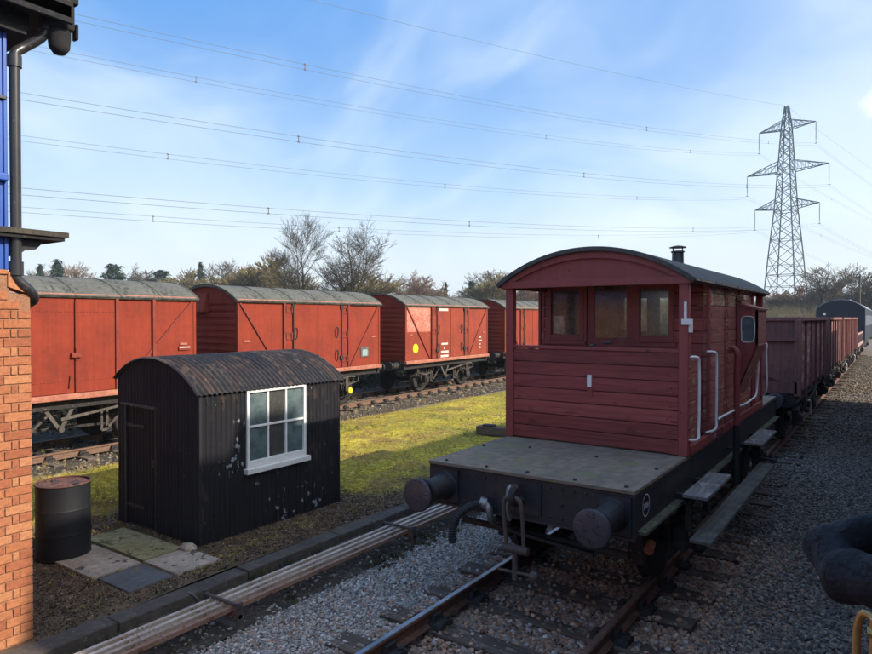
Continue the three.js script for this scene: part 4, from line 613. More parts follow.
  part(g, 'stove', S().lathe([[0.2, 0], [0.22, 0.05], [0.2, 0.1], [0.2, 0.7], [0.23, 0.72], [0.23, 0.76], [0.07, 0.8], [0.065, 2.1]], [0.12, DK, -0.85]), M.iron);
  // roof
  const R = 0.39, RW = 1.17;
  const roof = part(g, 'roof', S().prism(arcBand(RW, EV, R, 0.04, 28), -BH - 0.1, BH + 0.1, 0.006), M.tarRoof);
  for (const s of [-1, 1]) part(roof, 'gutter', S().rbox(s * (RW - 0.01) - 0.015, s * (RW - 0.01) + 0.016, EV - 0.022, EV + 0.006, -BH - 0.06, BH + 0.06, 0.004), M.slabPale);
  for (const e of [-1, 1]) {
    part(g, 'roof_end_panel', S().prism([[-RW + 0.05, EV - 0.01], [RW - 0.05, EV - 0.01], ...arcPts(RW - 0.05, EV + 0.025, R - 0.055, 24)], e > 0 ? BH - 0.03 : -BH - 0.0, e > 0 ? BH + 0.0 : -BH + 0.03), M.maroonSteel);
    part(g, 'roof_end_rim', S().prism(arcBand(RW - 0.03, EV + 0.01, R - 0.045, 0.085, 24), e > 0 ? BH + 0.001 : -BH - 0.045, e > 0 ? BH + 0.045 : -BH - 0.001), M.maroonSteel);
    part(g, 'roof_end_sill', S().rbox(-RW + 0.04, RW - 0.04, EV - 0.05, EV + 0.03, e > 0 ? BH + 0.001 : -BH - 0.05, e > 0 ? BH + 0.05 : -BH - 0.001, 0.006), M.maroonSteel);
  }
  part(g, 'roof_beam', S().box(-BW + 0.0, -BW + 0.09, EV - 0.06, EV + 0.05, -BH + 0.1, BH - 0.1).box(BW - 0.13, BW - 0.075, EV - 0.06, EV + 0.02, -BH + 0.1, BH - 0.1), M.maroonSteel);
  part(g, 'ceiling', S().prism(arcBand(RW - 0.06, EV + 0.0, R - 0.05, 0.015, 20), -BH + 0.1, BH - 0.1), M.interior);
  const ch = part(g, 'chimney', S().lathe([[0.12, 0], [0.125, 0.04], [0.09, 0.06], [0.085, 0.24], [0.1, 0.25], [0.1, 0.27], [0.075, 0.275]], [0.12, EV + R - 0.04, -0.85], 'y', 18), M.iron); part(ch, 'cowl', S().lathe([[0, 0.39], [0.06, 0.38], [0.125, 0.362], [0.125, 0.35], [0, 0.35]], [0.12, EV + R - 0.07, -0.85], 'y', 18).rod([0.05, EV + R + 0.2, -0.85], [0.05, EV + R + 0.29, -0.85], 0.01, 5).rod([0.19, EV + R + 0.2, -0.85], [0.19, EV + R + 0.29, -0.85], 0.01, 5), M.iron);
  // lookout ducket
  for (const s of [-1, 1]) {
    const o = s * 0.26, x = s * BW, za = -0.22, zb = -0.94, dk = part(g, 'lookout', (() => { const pr = [[0, 1.7], [0, 2.95], [0.26, 2.86], [0.26, 2.38]], sh = S();
      const wall = (z0, z1) => { const q = pr.map(([a, b]) => [x + s * a, b]); if (s < 0) q.reverse(); sh.prism(q, z0, z1); };
      wall(zb, zb + 0.03); // far cheek
      sh.box(Math.min(x + o, x + o - s * 0.03), Math.max(x + o, x + o - s * 0.03), 2.38, 2.86, zb, za);
      return sh; })(), s > 0 ? M.browned : M.maroon);
    // near cheek with a window opening
    const sp = [[0, 1.7], [0.26, 2.38], [0.26, 2.86], [0, 2.95]].map(([a, b]) => new THREE.Vector2(x + s * a, b)), sh = new THREE.Shape(sp), hole = new THREE.Path([[0.06, 2.43], [0.21, 2.43], [0.21, 2.76], [0.06, 2.76]].map(([a, b]) => new THREE.Vector2(x + s * a, b))); sh.holes.push(hole);
    part(dk, 'cheek', S().add(new THREE.ExtrudeGeometry(sh, { depth: 0.03, bevelEnabled: false }).translate(0, 0, za - 0.03)), s > 0 ? M.maroonSteel : M.maroon);
    part(dk, 'pane', S().box(Math.min(x + s * 0.06, x + s * 0.21), Math.max(x + s * 0.06, x + s * 0.21), 2.43, 2.76, za - 0.02, za - 0.014), M.glassSkyTint);
    part(dk, 'pane_frame', S().tube([[x + s * 0.06, 2.45, za + 0.002], [x + s * 0.06, 2.74, za + 0.002], [x + s * 0.08, 2.765, za + 0.002], [x + s * 0.19, 2.765, za + 0.002], [x + s * 0.21, 2.74, za + 0.002], [x + s * 0.21, 2.45, za + 0.002], [x + s * 0.19, 2.425, za + 0.002], [x + s * 0.08, 2.425, za + 0.002], [x + s * 0.06, 2.45, za + 0.002]], 0.007, 60, 6), M.white);
    part(dk, 'slope', S().bar([x - s * 0.01, 1.69, (za + zb) / 2], [x + o, 2.385, (za + zb) / 2], 0.02, 0.72).bar([x - s * 0.02, 2.96, (za + zb) / 2], [x + o + s * 0.02, 2.868, (za + zb) / 2], 0.025, 0.76), s > 0 ? M.browned : M.maroon);
    part(dk, 'lamp_board', S().rbox(Math.min(x, x + s * 0.1), Math.max(x, x + s * 0.1), 2.99, 3.06, za - 0.3, za + 0.06, 0.01), s > 0 ? M.brownTan : M.maroon);
  }
  // handrails (white) on the near side and the brown pipe
  const hx = BW + 0.075, rail = (name, pts, r = 0.0145) => part(g, name, S().tube(pts, r, 40, 8), M.white);
  rail('handrail', [[BW - 0.01, 2.34, BH - 0.05], [hx, 2.33, BH - 0.12], [hx, 2.25, BH - 0.16], [hx, 1.55, BH - 0.16], [hx, 1.47, BH - 0.13], [BW - 0.01, 1.46, BH - 0.05]]);
  rail('handrail', [[BW - 0.01, 2.36, CH + 0.05], [hx, 2.35, CH + 0.0], [hx, 2.27, CH - 0.05], [hx, 1.6, CH - 0.05], [hx, 1.46, CH - 0.02], [BW - 0.01, 1.42, CH + 0.08]]);
  rail('handrail', [[hx, 1.62, CH - 0.05], [hx, 1.56, CH - 0.12], [hx, 1.56, CH - 0.3], [hx, 1.56, 0.05], [hx, 1.58, -0.02], [BW + 0.02, 1.6, -0.06]]);
  rail('handrail', [[BW + 0.02, 1.6, 0.1], [hx, 1.59, 0.04], [hx, 1.56, -0.1], [hx, 1.56, -1.0], [hx, 1.6, -CH + 0.15], [hx, 1.75, -CH + 0.06], [hx, 2.3, -CH + 0.06], [BW - 0.01, 2.36, -CH + 0.02]]);
  rail('handrail', [[BW - 0.01, 2.36, -BH + 0.05], [hx, 2.33, -BH + 0.14], [hx, 2.2, -BH + 0.16], [hx, 1.55, -BH + 0.16], [BW - 0.01, 1.46, -BH + 0.05]]);
  part(g, 'vertical_pipe', S().tube([[BW + 0.0, 2.3, 0.33], [BW + 0.05, 2.36, 0.33], [BW + 0.1, 2.3, 0.33], [BW + 0.1, 2.0, 0.33], [BW + 0.1, 1.32, 0.33]], 0.038, 40, 10), M.maroonSteel, { label: 'dark brown vertical pipe on the side' });
  part(g, 'lower_pipe', S().rod([BW + 0.1, 0.6, 0.33], [BW + 0.1, 1.36, 0.33], 0.043, 12).box(BW - 0.01, BW + 0.1, 1.02, 1.06, 0.3, 0.36), M.black);
  // step boards
  const stp = (x0, x1, y, z0, z1, m) => part(g, 'step_board', S().rbox(x0, x1, y - 0.035, y, z0, z1, 0.008), m, { swap: true });
  for (const s of [-1, 1]) {
    const a = (p, q) => s > 0 ? [p, q] : [-q, -p];
    stp(...a(1.16, 1.40), 1.03, 1.81, 2.94, M.step); stp(...a(1.16, 1.40), 1.03, -1.6, -0.3, M.step); stp(...a(1.27, 1.47), 0.66, -0.9, 3.12, M.stepMoss);
    for (const zz of [2.0, 2.75, -0.45, -1.4]) part(g, 'step_bracket', S().box(s * 1.18 - 0.03, s * 1.18 + 0.03, 0.64, 0.99, zz - 0.03, zz + 0.03).box(s * 1.1 - 0.09, s * 1.1 + 0.09, 0.93, 0.99, zz - 0.03, zz + 0.03).bar([s * 1.18, 0.63, zz], [s * 1.44, 0.6, zz], 0.03, 0.05), M.dirtyBlack);
  }
  // round number plate and painted number
  const pl = new THREE.Mesh(new THREE.CircleGeometry(0.105, 32), std({ roughness: 0.6, map: signTex(256, 256, (x, w) => { x.fillStyle = '#17171c'; x.fillRect(0, 0, w, w); x.strokeStyle = '#d9dbe2'; x.lineWidth = 13; x.beginPath(); x.arc(128, 128, 117, 0, 7); x.stroke(); x.fillStyle = '#d5d7de'; x.font = 'bold 84px sans-serif'; x.textAlign = 'center'; x.textBaseline = 'middle'; x.fillText('3000', 128, 132, 176); }) })); pl.name = 'number_roundel'; pl.userData.label = 'white ringed black number roundel'; pl.rotation.y = Math.PI / 2; pl.position.set(FW - 0.007, 1.1, FH - 0.3); g.add(pl);
  const nb = new THREE.Mesh(new THREE.PlaneGeometry(0.62, 0.1), std({ roughness: 0.6, map: signTex(512, 84, (x, w, h) => { x.fillStyle = 'rgb(106,40,46)'; x.fillRect(0, 0, w, h); x.fillStyle = '#cfc0bc'; x.font = 'bold 70px sans-serif'; x.textBaseline = 'middle'; x.fillText('L 480', 20, 44); x.fillStyle = 'rgba(200,170,165,0.4)'; x.fillText('W', 360, 44); }) })); nb.name = 'painted_number'; nb.rotation.y = Math.PI / 2; nb.scale.set(1, 0.86, 1); nb.position.set(BW + 0.017, DK + 0.05, 1.05); g.add(nb);
}
console.log('brake van done');
// ---------------------------------------------------------------- corrugated hut
{
  const X1 = -7.0, X0 = -8.87, ZN = -4.9, ZF = -7.4, cx = (X0 + X1) / 2, cz = (ZN + ZF) / 2, GY = -0.14;
  const g = thing('corrugated_hut', 'black corrugated iron hut with curved rusty roof and white framed window', 'hut', [cx, GY, cz]);
  const hw = (X1 - X0) / 2, hl = (ZN - ZF) / 2, yR = 1.96, yL = 2.06, rise = 0.34;
  const arcY = (x) => { const u = clamp(x / hw, -1, 1), R = (hw * hw + rise * rise) / (2 * rise); return mix(yL, yR, (u + 1) / 2) + Math.sqrt(R * R - x * x) - (R - rise); };
  const P = 0.0762, A = 0.0125;
  function corr(a, b, map, yb, yt, rows) {                       // sheet in (s, y), map(s, y, d) -> xyz ; d is outward offset
    const n = Math.max(2, Math.round((b - a) / P * 8)), pos = [], idx = [];
    for (let j = 0; j <= rows; j++) for (let i = 0; i <= n; i++) { const s = mix(a, b, i / n), y = mix(yb(s), yt(s), j / rows); pos.push(...map(s, y, A * Math.cos(s / P * 6.2832) + 0.016 * (fbm(s * 2.2 + 7, y * 2.2 + 3, 3) - 0.5))); }
    for (let j = 0; j < rows; j++) for (let i = 0; i < n; i++) { const p = j * (n + 1) + i, q = p + n + 1; idx.push(p, p + 1, q, q, p + 1, q + 1); }
    const o = new THREE.BufferGeometry(); o.setAttribute('position', new THREE.Float32BufferAttribute(pos, 3)); o.setIndex(idx); o.computeVertexNormals(); return o;
  }
  // window opening on the +x wall
  const wz0 = cz * -1 + -6.66, wz1 = -cz - 5.6, wy0 = 0.89, wy1 = 1.93;
  const jag = (s) => 0.02 * (vn(s * 6 + 3, 5, 64) - 0.5);
  let k = 0; const wallX = (s, y, d) => [hw + d, y, s], lift = (geo) => boxUV(geo);
  const sheetsX = [[-hl, -0.6], [-0.6, wz0], [wz1, hl]];
  for (const [a, b] of sheetsX) { const off = (k++ % 2) * 0.004; part(g, 'corrugated_sheet', lift(corr(a, b, (s, y, d) => [hw + d + off, y, s], (s) => jag(s), () => yR + 0.02, 14)), M.shedSide); }
  part(g, 'corrugated_sheet', lift(corr(wz0, wz1, wallX, (s) => jag(s), () => wy0, 8)), M.shedSide); part(g, 'corrugated_sheet', lift(corr(wz0, wz1, wallX, () => wy1, () => yR + 0.02, 1)), M.shedSide);
  for (const [a, b] of [[-hl, 0], [0, hl]]) part(g, 'corrugated_sheet', lift(corr(a, b, (s, y, d) => [-hw - d, y, s], jag, () => yL + 0.02, 2)), M.shedGable);
  for (const e of [1, -1]) {
    const cut = e > 0 ? [[-hw, -0.72], [-0.02, hw]] : [[-hw, -0.3], [-0.3, 0.33], [0.33, hw]];
    cut.forEach(([a, b], i) => part(g, 'corrugated_sheet', lift(corr(a, b, (s, y, d) => [s, y, e * (hl + d + (i % 2) * 0.004)], jag, (s) => arcY(s) - 0.01, 14)), M.shedGable));
  }
  part(g, 'corrugated_sheet', lift(corr(-0.72, -0.02, (s, y, d) => [s, y, hl + d], () => 1.72, (s) => arcY(s) - 0.01, 1)), M.shedGable);
  const dr = part(g, 'door', lift(corr(-0.72, -0.02, (s, y, d) => [s, y, hl + d - 0.028], jag, () => 1.7, 2)), M.shedGable);
  part(dr, 'door_frame', S().box(-0.75, -0.72, 0, 1.72, hl - 0.035, hl + 0.012).box(-0.02, 0.01, 0, 1.72, hl - 0.035, hl + 0.012), M.shedGable);
  part(g, 'door_drip_strip', S().bar([-0.78, 1.715, hl + 0.035], [0.03, 1.70, hl + 0.03], 0.03, 0.05), M.dustyIron, { label: 'dull metal strip over the door' });
  part(g, 'corner_trim', S().box(hw - 0.02, hw + 0.014, 0, yR, hl - 0.015, hl + 0.016), M.shedGable);
  { const nl = S(); for (const y of [0.25, 1.0, 1.8]) for (let z = -hl + P; z < hl; z += P * 3) { if (z > wz0 - 0.08 && z < wz1 + 0.08 && y > 0.8) continue; nl.dome(hw + A + 0.004, y + jag(z * 3), Math.round(z / P) * P, 0.009, 'x', 1); } for (const y of [0.3, 1.2]) for (let x = 0.1; x < hw; x += P * 3) nl.dome(Math.round(x / P) * P, y, hl + A + 0.004, 0.009, 'z', 1); part(g, 'nails', nl, M.rust, { kind: 'stuff' }); }
  part(dr, 'hinge', S().box(-0.72, -0.3, 1.4, 1.44, hl - 0.015, hl + 0.0), M.shedGable); part(dr, 'hinge', S().box(-0.72, -0.3, 0.3, 0.34, hl - 0.015, hl + 0.0), M.shedGable); part(dr, 'latch', S().rbox(-0.12, -0.04, 0.9, 1.0, hl - 0.015, hl + 0.005, 0.006), M.shedGable);
  // roof: corrugations follow the arch
  const R = (hw * hw + rise * rise) / (2 * rise), ao = Math.asin((hw + 0.04) / R), nr = 4, len = 2 * hl + 0.1;
  for (let q = 0; q < nr; q++) {
    const a = -len / 2 + len * q / nr, b = a + len / nr + 0.02, n = Math.round((b - a) / P * 8), m = 16, pos = [], idx = [];
    for (let j = 0; j <= m; j++) { const t = mix(-ao, ao, j / m); for (let i = 0; i <= n; i++) { const s = mix(a, b, i / n), r = R + A * 1.2 * Math.cos(s / P * 6.2832) + 0.02 * (fbm(s * 1.7 + 30, t * 3 + 9, 3) - 0.5) + 0.004 * (q % 2) + 0.012, x = r * Math.sin(t), y = mix(yL, yR, (clamp(x / hw, -1.1, 1.1) + 1) / 2) + r * Math.cos(t) - (R - rise); pos.push(x, y, s); } }
    for (let j = 0; j < m; j++) for (let i = 0; i < n; i++) { const p = j * (n + 1) + i, u = p + n + 1; idx.push(p, p + 1, u, u, p + 1, u + 1); }
    const o = new THREE.BufferGeometry(); o.setAttribute('position', new THREE.Float32BufferAttribute(pos, 3)); o.setIndex(idx); o.computeVertexNormals();
    const uv = new Float32Array(pos.length / 3 * 2); for (let i = 0; i < pos.length / 3; i++) { uv[i * 2] = pos[i * 3 + 2]; uv[i * 2 + 1] = pos[i * 3]; } o.setAttribute('uv', new THREE.BufferAttribute(uv, 2));
    part(g, 'roof_sheet', o, M.shedRoof);
  }
  // window
  const w = part(g, 'window_frame', S().rbox(hw - 0.04, hw + 0.03, wy0, wy1, wz0, wz0 + 0.045, 0.006).rbox(hw - 0.04, hw + 0.03, wy0, wy1, wz1 - 0.045, wz1, 0.006).rbox(hw - 0.04, hw + 0.03, wy1 - 0.04, wy1, wz0 + 0.046, wz1 - 0.046, 0.006).rbox(hw - 0.04, hw + 0.03, wy0, wy0 + 0.09, wz0 + 0.046, wz1 - 0.046, 0.006), M.white);
  part(w, 'sill', S().rbox(hw - 0.04, hw + 0.075, wy0 - 0.075, wy0 - 0.002, wz0 - 0.05, wz1 + 0.03, 0.008), M.white);
  const gw = (wz1 - wz0 - 0.09) / 3, gh = (wy1 - wy0 - 0.13) / 2;
  part(w, 'glazing_bar', S().rbox(hw - 0.03, hw + 0.02, wy0 + 0.09 + gh - 0.014, wy0 + 0.09 + gh + 0.014, wz0 + 0.046, wz1 - 0.046, 0.004), M.white);
  for (const i of [1, 2]) part(w, 'glazing_bar', S().rbox(hw - 0.028, hw + 0.018, wy0 + 0.09, wy1 - 0.04, wz0 + 0.045 + i * gw - 0.014, wz0 + 0.045 + i * gw + 0.014, 0.004), M.white);
  for (let i = 0; i < 3; i++) for (let j = 0; j < 2; j++) part(w, 'pane', S().box(hw - 0.008, hw - 0.004, wy0 + 0.09 + j * gh, wy0 + 0.09 + (j + 1) * gh, wz0 + 0.045 + i * gw, wz0 + 0.045 + (i + 1) * gw), i === 1 ? M.glassDirty : M.glassSkyTint);  // outer panes carry the painted sky reflection; centre column stays clearer
  part(g, 'floor', S().box(-hw + 0.02, hw - 0.02, 0.01, 0.06, -hl + 0.02, hl - 0.02), M.earthAndShade);
  part(g, 'shelf', S().box(-hw + 0.03, -hw + 0.4, 1.0, 1.04, -hl + 0.05, hl - 0.2).box(-hw + 0.1, -hw + 0.3, 1.04, 1.3, -0.6, -0.2), M.ledge);
}
// ---------------------------------------------------------------- oil drum
{
  const g = thing('oil_drum', 'black steel oil drum with rusty rim standing by the paving slabs', 'barrel', [-8.12, -0.09, -3.8]);
  const R = 0.292, prof = [[R, 0.012], [R + 0.008, 0.0], [R + 0.008, 0.02], [R, 0.03], [R, 0.27], [R + 0.007, 0.285], [R + 0.007, 0.3], [R, 0.315], [R, 0.555], [R + 0.007, 0.57], [R + 0.007, 0.585], [R, 0.6], [R, 0.86]];
  part(g, 'shell', S().lathe([[0, 0.01], ...prof], [0, 0, 0], 'y', 40), M.drum);
  part(g, 'rim', S().add(new THREE.TorusGeometry(R + 0.002, 0.011, 8, 40).rotateX(Math.PI / 2).translate(0, 0.875, 0)), M.drumRust, { label: 'rust coloured rolled rim' });
  const l = part(g, 'lid', S().lathe([[R, 0.865], [R - 0.02, 0.855], [0, 0.855]], [0, 0, 0], 'y', 40), M.drumRust); part(l, 'bung', S().lathe([[0.035, 0.855], [0.035, 0.872], [0, 0.872]], [0.18, 0, -0.06], 'y', 12), M.drum); part(l, 'bung', S().lathe([[0.02, 0.855], [0.02, 0.868], [0, 0.868]], [-0.2, 0, 0.03], 'y', 10), M.drum);
}
// block on the turf, flat stone
{
  const b = thing('timber_block', 'short dark weathered timber block lying on the turf', 'block', [-7.85, -0.1, -13.7], 0.12); part(b, 'beam', S().rbox(-0.45, 0.45, 0.0, 0.22, -0.13, 0.13, 0.02), M.sleeper); part(b, 'plate', S().rbox(-0.3, 0.0, 0.22, 0.26, -0.1, 0.1, 0.01), M.dirtyBlack);
  const m = tag(part(scene, 'manhole_cover', S().lathe([[0, 0.03], [0.3, 0.03], [0.32, 0.015], [0.32, -0.03]], [-9.45, -0.09, -9.3], 'y', 20), M.rust), 'flat round rusty cover lying on the grass', 'cover');
  seed(12); const st = new THREE.IcosahedronGeometry(0.09, 1), p = st.attributes.position; for (let i = 0; i < p.count; i++) { const f = 0.8 + 0.4 * vn(p.getX(i) * 30 + 9, p.getZ(i) * 30 + p.getY(i) * 20 + 9, 64); p.setXYZ(i, p.getX(i) * f * 1.3, p.getY(i) * f * 0.7, p.getZ(i) * f); } st.computeVertexNormals();
  const s = tag(part(scene, 'stone', boxUV(clean(st.translate(-7.0, -0.05, -4.72))), M.slabPale), 'small grey stone at the corner of the hut', 'stone');
}
// ---------------------------------------------------------------- signal rods
{
  const xs = [-5.46, -5.36, -5.26, -5.15];
  xs.forEach((x, i) => {
    const w = 0.021, y = -0.03, p = [[x - w, y - w], [x + w, y - w], [x + w, y + w], [x + w - 0.008, y + w], [x + w - 0.008, y - w + 0.008], [x - w + 0.008, y - w + 0.008], [x - w + 0.008, y + w], [x - w, y + w]].map(([a, b]) => [a, 2 * y - b]);
    tag(part(scene, 'signal_rod', S().prism(p, -40, 3), M.rodPaint[i]), ['signal rod nearest the kerb, pale channel steel', 'second signal rod from the kerb, palest of the four', 'third signal rod from the kerb, pale channel steel', 'signal rod nearest the ballast, rust brown channel steel'][i], 'signal rod', 'signal rods beside the kerb');
  });
  [-1.2, -3.95, -6.7, -9.45].forEach((z, i) => {
    const g = thing('rod_roller_stand', ['roller stand under the signal rods, nearest the camera', 'roller stand under the signal rods in front of the paving slabs', 'roller stand under the signal rods beside the left buffer', 'roller stand under the signal rods behind the left buffer'][i], 'roller stand', [-5.31, -0.25, z], 0, 'roller stands carrying the signal rods');
    part(g, 'bracket', S().box(-0.3, 0.3, 0.02, 0.06, -0.04, 0.04).box(-0.27, -0.24, 0.06, 0.3, -0.03, 0.03).box(0.25, 0.28, 0.06, 0.3, -0.03, 0.03), M.dustyIron);
    part(g, 'top_roller', S().rod([-0.29, 0.265, 0], [0.29, 0.265, 0], 0.018, 10), M.dustyIron); part(g, 'bottom_roller', S().rod([-0.28, 0.168, 0], [0.28, 0.168, 0], 0.022, 10), M.rust);
    for (const x of [-0.3, -0.25]) part(g, 'lever', S().rod([x, 0.12, 0.0], [x - 0.06, 0.29, 0.12], 0.012, 6), M.alloy);
  });
}
// ---------------------------------------------------------------- signal box
{
  const g = thing('signal_box', 'orange brick building with blue timber upper storey and black drainpipe', 'building', [-6.22, -0.1, 0]);
  const ZE = -2.66, ZN = 5, D = -4.2, top = 3.1, ch = 0.081, nC = 38;                 // local x: 0 is the face towards the tracks
  part(g, 'brick_core', S().box(D, -0.012, -0.1, top + 0.12, ZE + 0.18, ZN).box(D, -0.012, -0.1, top - 0.04, ZE + 0.012, ZE + 0.181), M.mortar);
  const bl = 0.225, geoS = boxUV(clean(new RoundedBoxGeometry(0.06, ch - 0.011, bl - 0.011, 1, 0.004))), geoH = boxUV(clean(new RoundedBoxGeometry(0.06, ch - 0.011, bl / 2 - 0.011, 1, 0.004)));
  const geoC = boxUV(clean(new RoundedBoxGeometry(0.06, ch - 0.011, bl / 4 - 0.011, 1, 0.004)));
  seed(21); let count = 0; const rest = [];
  for (let c = 0; c < nC; c++) {
    const y = 0.005 + (c + 0.5) * ch, header = c % 2; let z = ZE + 0.006 + (c > nC - 3 ? 0.09 * (c - nC + 3) : 0), q = 0;
    while (z < 1.2) {
      const kind = header ? (q === 1 ? 2 : 1) : (q % 5 === 3 ? 1 : 0), isH = kind, L = [bl, bl / 2, bl / 4][kind], zz = z + L / 2, m = rnd() < 0.012 ? M.brickSooty : M.brick[Math.floor(rnd(6))];
      if (zz < -1.35 && count < 295) { const b = part(g, 'brick', [geoS, geoH, geoC][isH], m); b.position.set(-0.03 + rnd(-0.0025, 0.0025), y, zz); count++; } else rest.push([y, zz, isH]);
      z += L; q++;
    }
  }
  part(g, 'brickwork', S().add(mergeGeometries(rest.map(([y, zz, isH]) => ([geoS, geoH, geoC][isH]).clone().translate(-0.03, y, zz)))), M.brick[1], { kind: 'stuff' });
  for (let c = 0; c < nC - 2; c++) { /* return wall towards the hut */ const y = 0.005 + (c + 0.5) * ch; rest.length = 0; for (let x = -0.17 - (c % 2) * 0.11; x > D; x -= bl) rest.push(x); part(g, 'brick_course', S().add(mergeGeometries(rest.map((x) => geoS.clone().rotateY(Math.PI / 2).translate(x, y, ZE + 0.03)))), M.brick[c % 6], { kind: 'stuff' }); }
  part(g, 'sloped_coping', S().prismX([[ZE - 0.0, top - 0.0], [ZE + 0.19, top + 0.155], [ZE + 0.19, top + 0.02], [ZE + 0.02, top - 0.04]], -0.16, 0.004), M.brick[2]);
  part(g, 'top_course', S().rbox(D, 0.004, top + 0.125, top + 0.165, ZE + 0.192, ZN, 0.006), M.brick[0]);
  // blue upper storey
  const BX = -0.03, BZ = ZE + 0.175, by0 = top + 0.165, by1 = 5.3;
  part(g, 'blue_wall', S().box(D, BX - 0.03, by0, by1, BZ + 0.03, ZN), M.blue);
  for (let i = 0; i < 12; i++) part(g, 'board', S().rbox(BX - 0.03, BX, by0, by1, BZ + 0.032 + i * 0.2, BZ + 0.03 + (i + 1) * 0.2 - 0.002, 0.006), M.blue);
  part(g, 'corner_board', S().rbox(BX - 0.12, BX + 0.012, by0, by1, BZ, BZ + 0.03, 0.006), M.blue);
  part(g, 'blue_rail', S().rbox(BX, BX + 0.06, 4.02, 4.09, BZ + 0.01, ZN, 0.015), M.blue); part(g, 'blue_rail', S().rbox(BX, BX + 0.03, 4.72, 4.75, BZ + 0.01, ZN, 0.006), M.iron);
  // ledge with bracket
  const l = part(g, 'ledge', S().rbox(BX - 0.6, BX + 0.12, 3.575, 3.625, ZE - 0.28, ZN, 0.006), M.ledge); part(l, 'ledge_underside', S().box(BX - 0.58, BX + 0.1, 3.545, 3.575, ZE - 0.25, ZN), M.matteDark);
  part(l, 'bracket', S().prismX([[BZ - 0.0, 3.54], [BZ - 0.27, 3.54], [BZ - 0.26, 3.5], [BZ - 0.22, 3.46], [BZ - 0.14, 3.45], [BZ - 0.08, 3.40], [BZ, 3.38]], BX - 0.06, BX + 0.0), M.iron);
  // downpipe
  const dx = BX + 0.02, dz = BZ - 0.055, pp = part(g, 'drainpipe', S().rod([dx, 3.25, dz], [dx, 5.08, dz], 0.043, 16).rod([dx, 5.02, dz], [dx, 5.12, dz], 0.056, 16).rod([dx, 3.22, dz], [dx, 3.34, dz], 0.056, 16).tube([[dx, 3.3, dz], [dx, 3.2, dz], [dx + 0.005, 3.15, dz - 0.04], [dx + 0.0, 3.08, dz - 0.12], [dx - 0.06, 3.02, dz - 0.165], [dx - 0.24, 2.96, dz - 0.17], [dx - 0.36, 2.85, dz - 0.17], [dx - 0.36, 0.12, dz - 0.17]], 0.043, 70, 14), M.iron);
  part(pp, 'swan_neck', S().tube([[dx, 5.09, dz], [dx, 5.15, dz - 0.01], [dx, 5.21, dz - 0.07], [dx + 0.05, 5.34, dz - 0.2], [dx + 0.06, 5.42, dz - 0.23], [dx + 0.06, 5.7, dz - 0.23]], 0.043, 40, 14).rod([dx + 0.06, 5.4, dz - 0.23], [dx + 0.06, 5.48, dz - 0.23], 0.058, 14), M.iron);
  // eaves
  part(g, 'soffit', S().box(D, BX + 0.1, 5.302, 5.36, BZ - 0.12, ZN).box(D, BX + 0.3, 5.5, 5.6, BZ - 0.4, ZN), M.matteDark); part(g, 'eaves_board', S().rbox(BX + 0.26, BX + 0.3, 5.45, 5.75, BZ - 0.42, ZN, 0.008).rbox(D, BX + 0.06, 5.36, 5.5, BZ - 0.16, ZN, 0.008), M.matteDark);
  part(g, 'gutter', S().add(new THREE.CylinderGeometry(0.08, 0.08, ZN - BZ + 0.3, 14, 1, true, Math.PI / 2, Math.PI).rotateX(Math.PI / 2).translate(BX + 0.38, 5.8, (ZN + BZ - 0.3) / 2)), M.iron);
  part(g, 'roof', S().bar([BX + 0.42, 5.78, (ZN + BZ - 0.35) / 2], [BX - 2.3, 7.1, (ZN + BZ - 0.35) / 2], 0.06, ZN - BZ + 0.5).bar([BX - 2.3, 7.1, (ZN + BZ - 0.35) / 2], [D - 0.4, 5.9, (ZN + BZ - 0.35) / 2], 0.06, ZN - BZ + 0.5), M.tarRoof);
  // floodlight under the eaves
  const fz = BZ - 0.38, fx = BX + 0.12, lamp = part(g, 'eaves_lamp', S().rbox(fx - 0.1, fx + 0.1, 5.42, 5.66, fz - 0.1, fz + 0.1, 0.03).lathe([[0, -0.21], [0.05, -0.2], [0.085, -0.15], [0.095, -0.05], [0.095, 0.0]], [fx, 5.42, fz], 'y', 20), M.matteDark, { label: 'dark rounded lamp housing hanging under the eaves' });
  part(lamp, 'lamp_arm', S().bar([fx, 5.68, BZ + 0.1], [fx, 5.66, fz], 0.06, 0.06).rbox(fx - 0.12, fx + 0.12, 5.66, 5.72, fz - 0.12, fz + 0.12, 0.015).rbox(fx + 0.02, fx + 0.1, 5.36, 5.5, fz - 0.125, fz - 0.1, 0.01), M.matteDark);
}
console.log('buildings done');
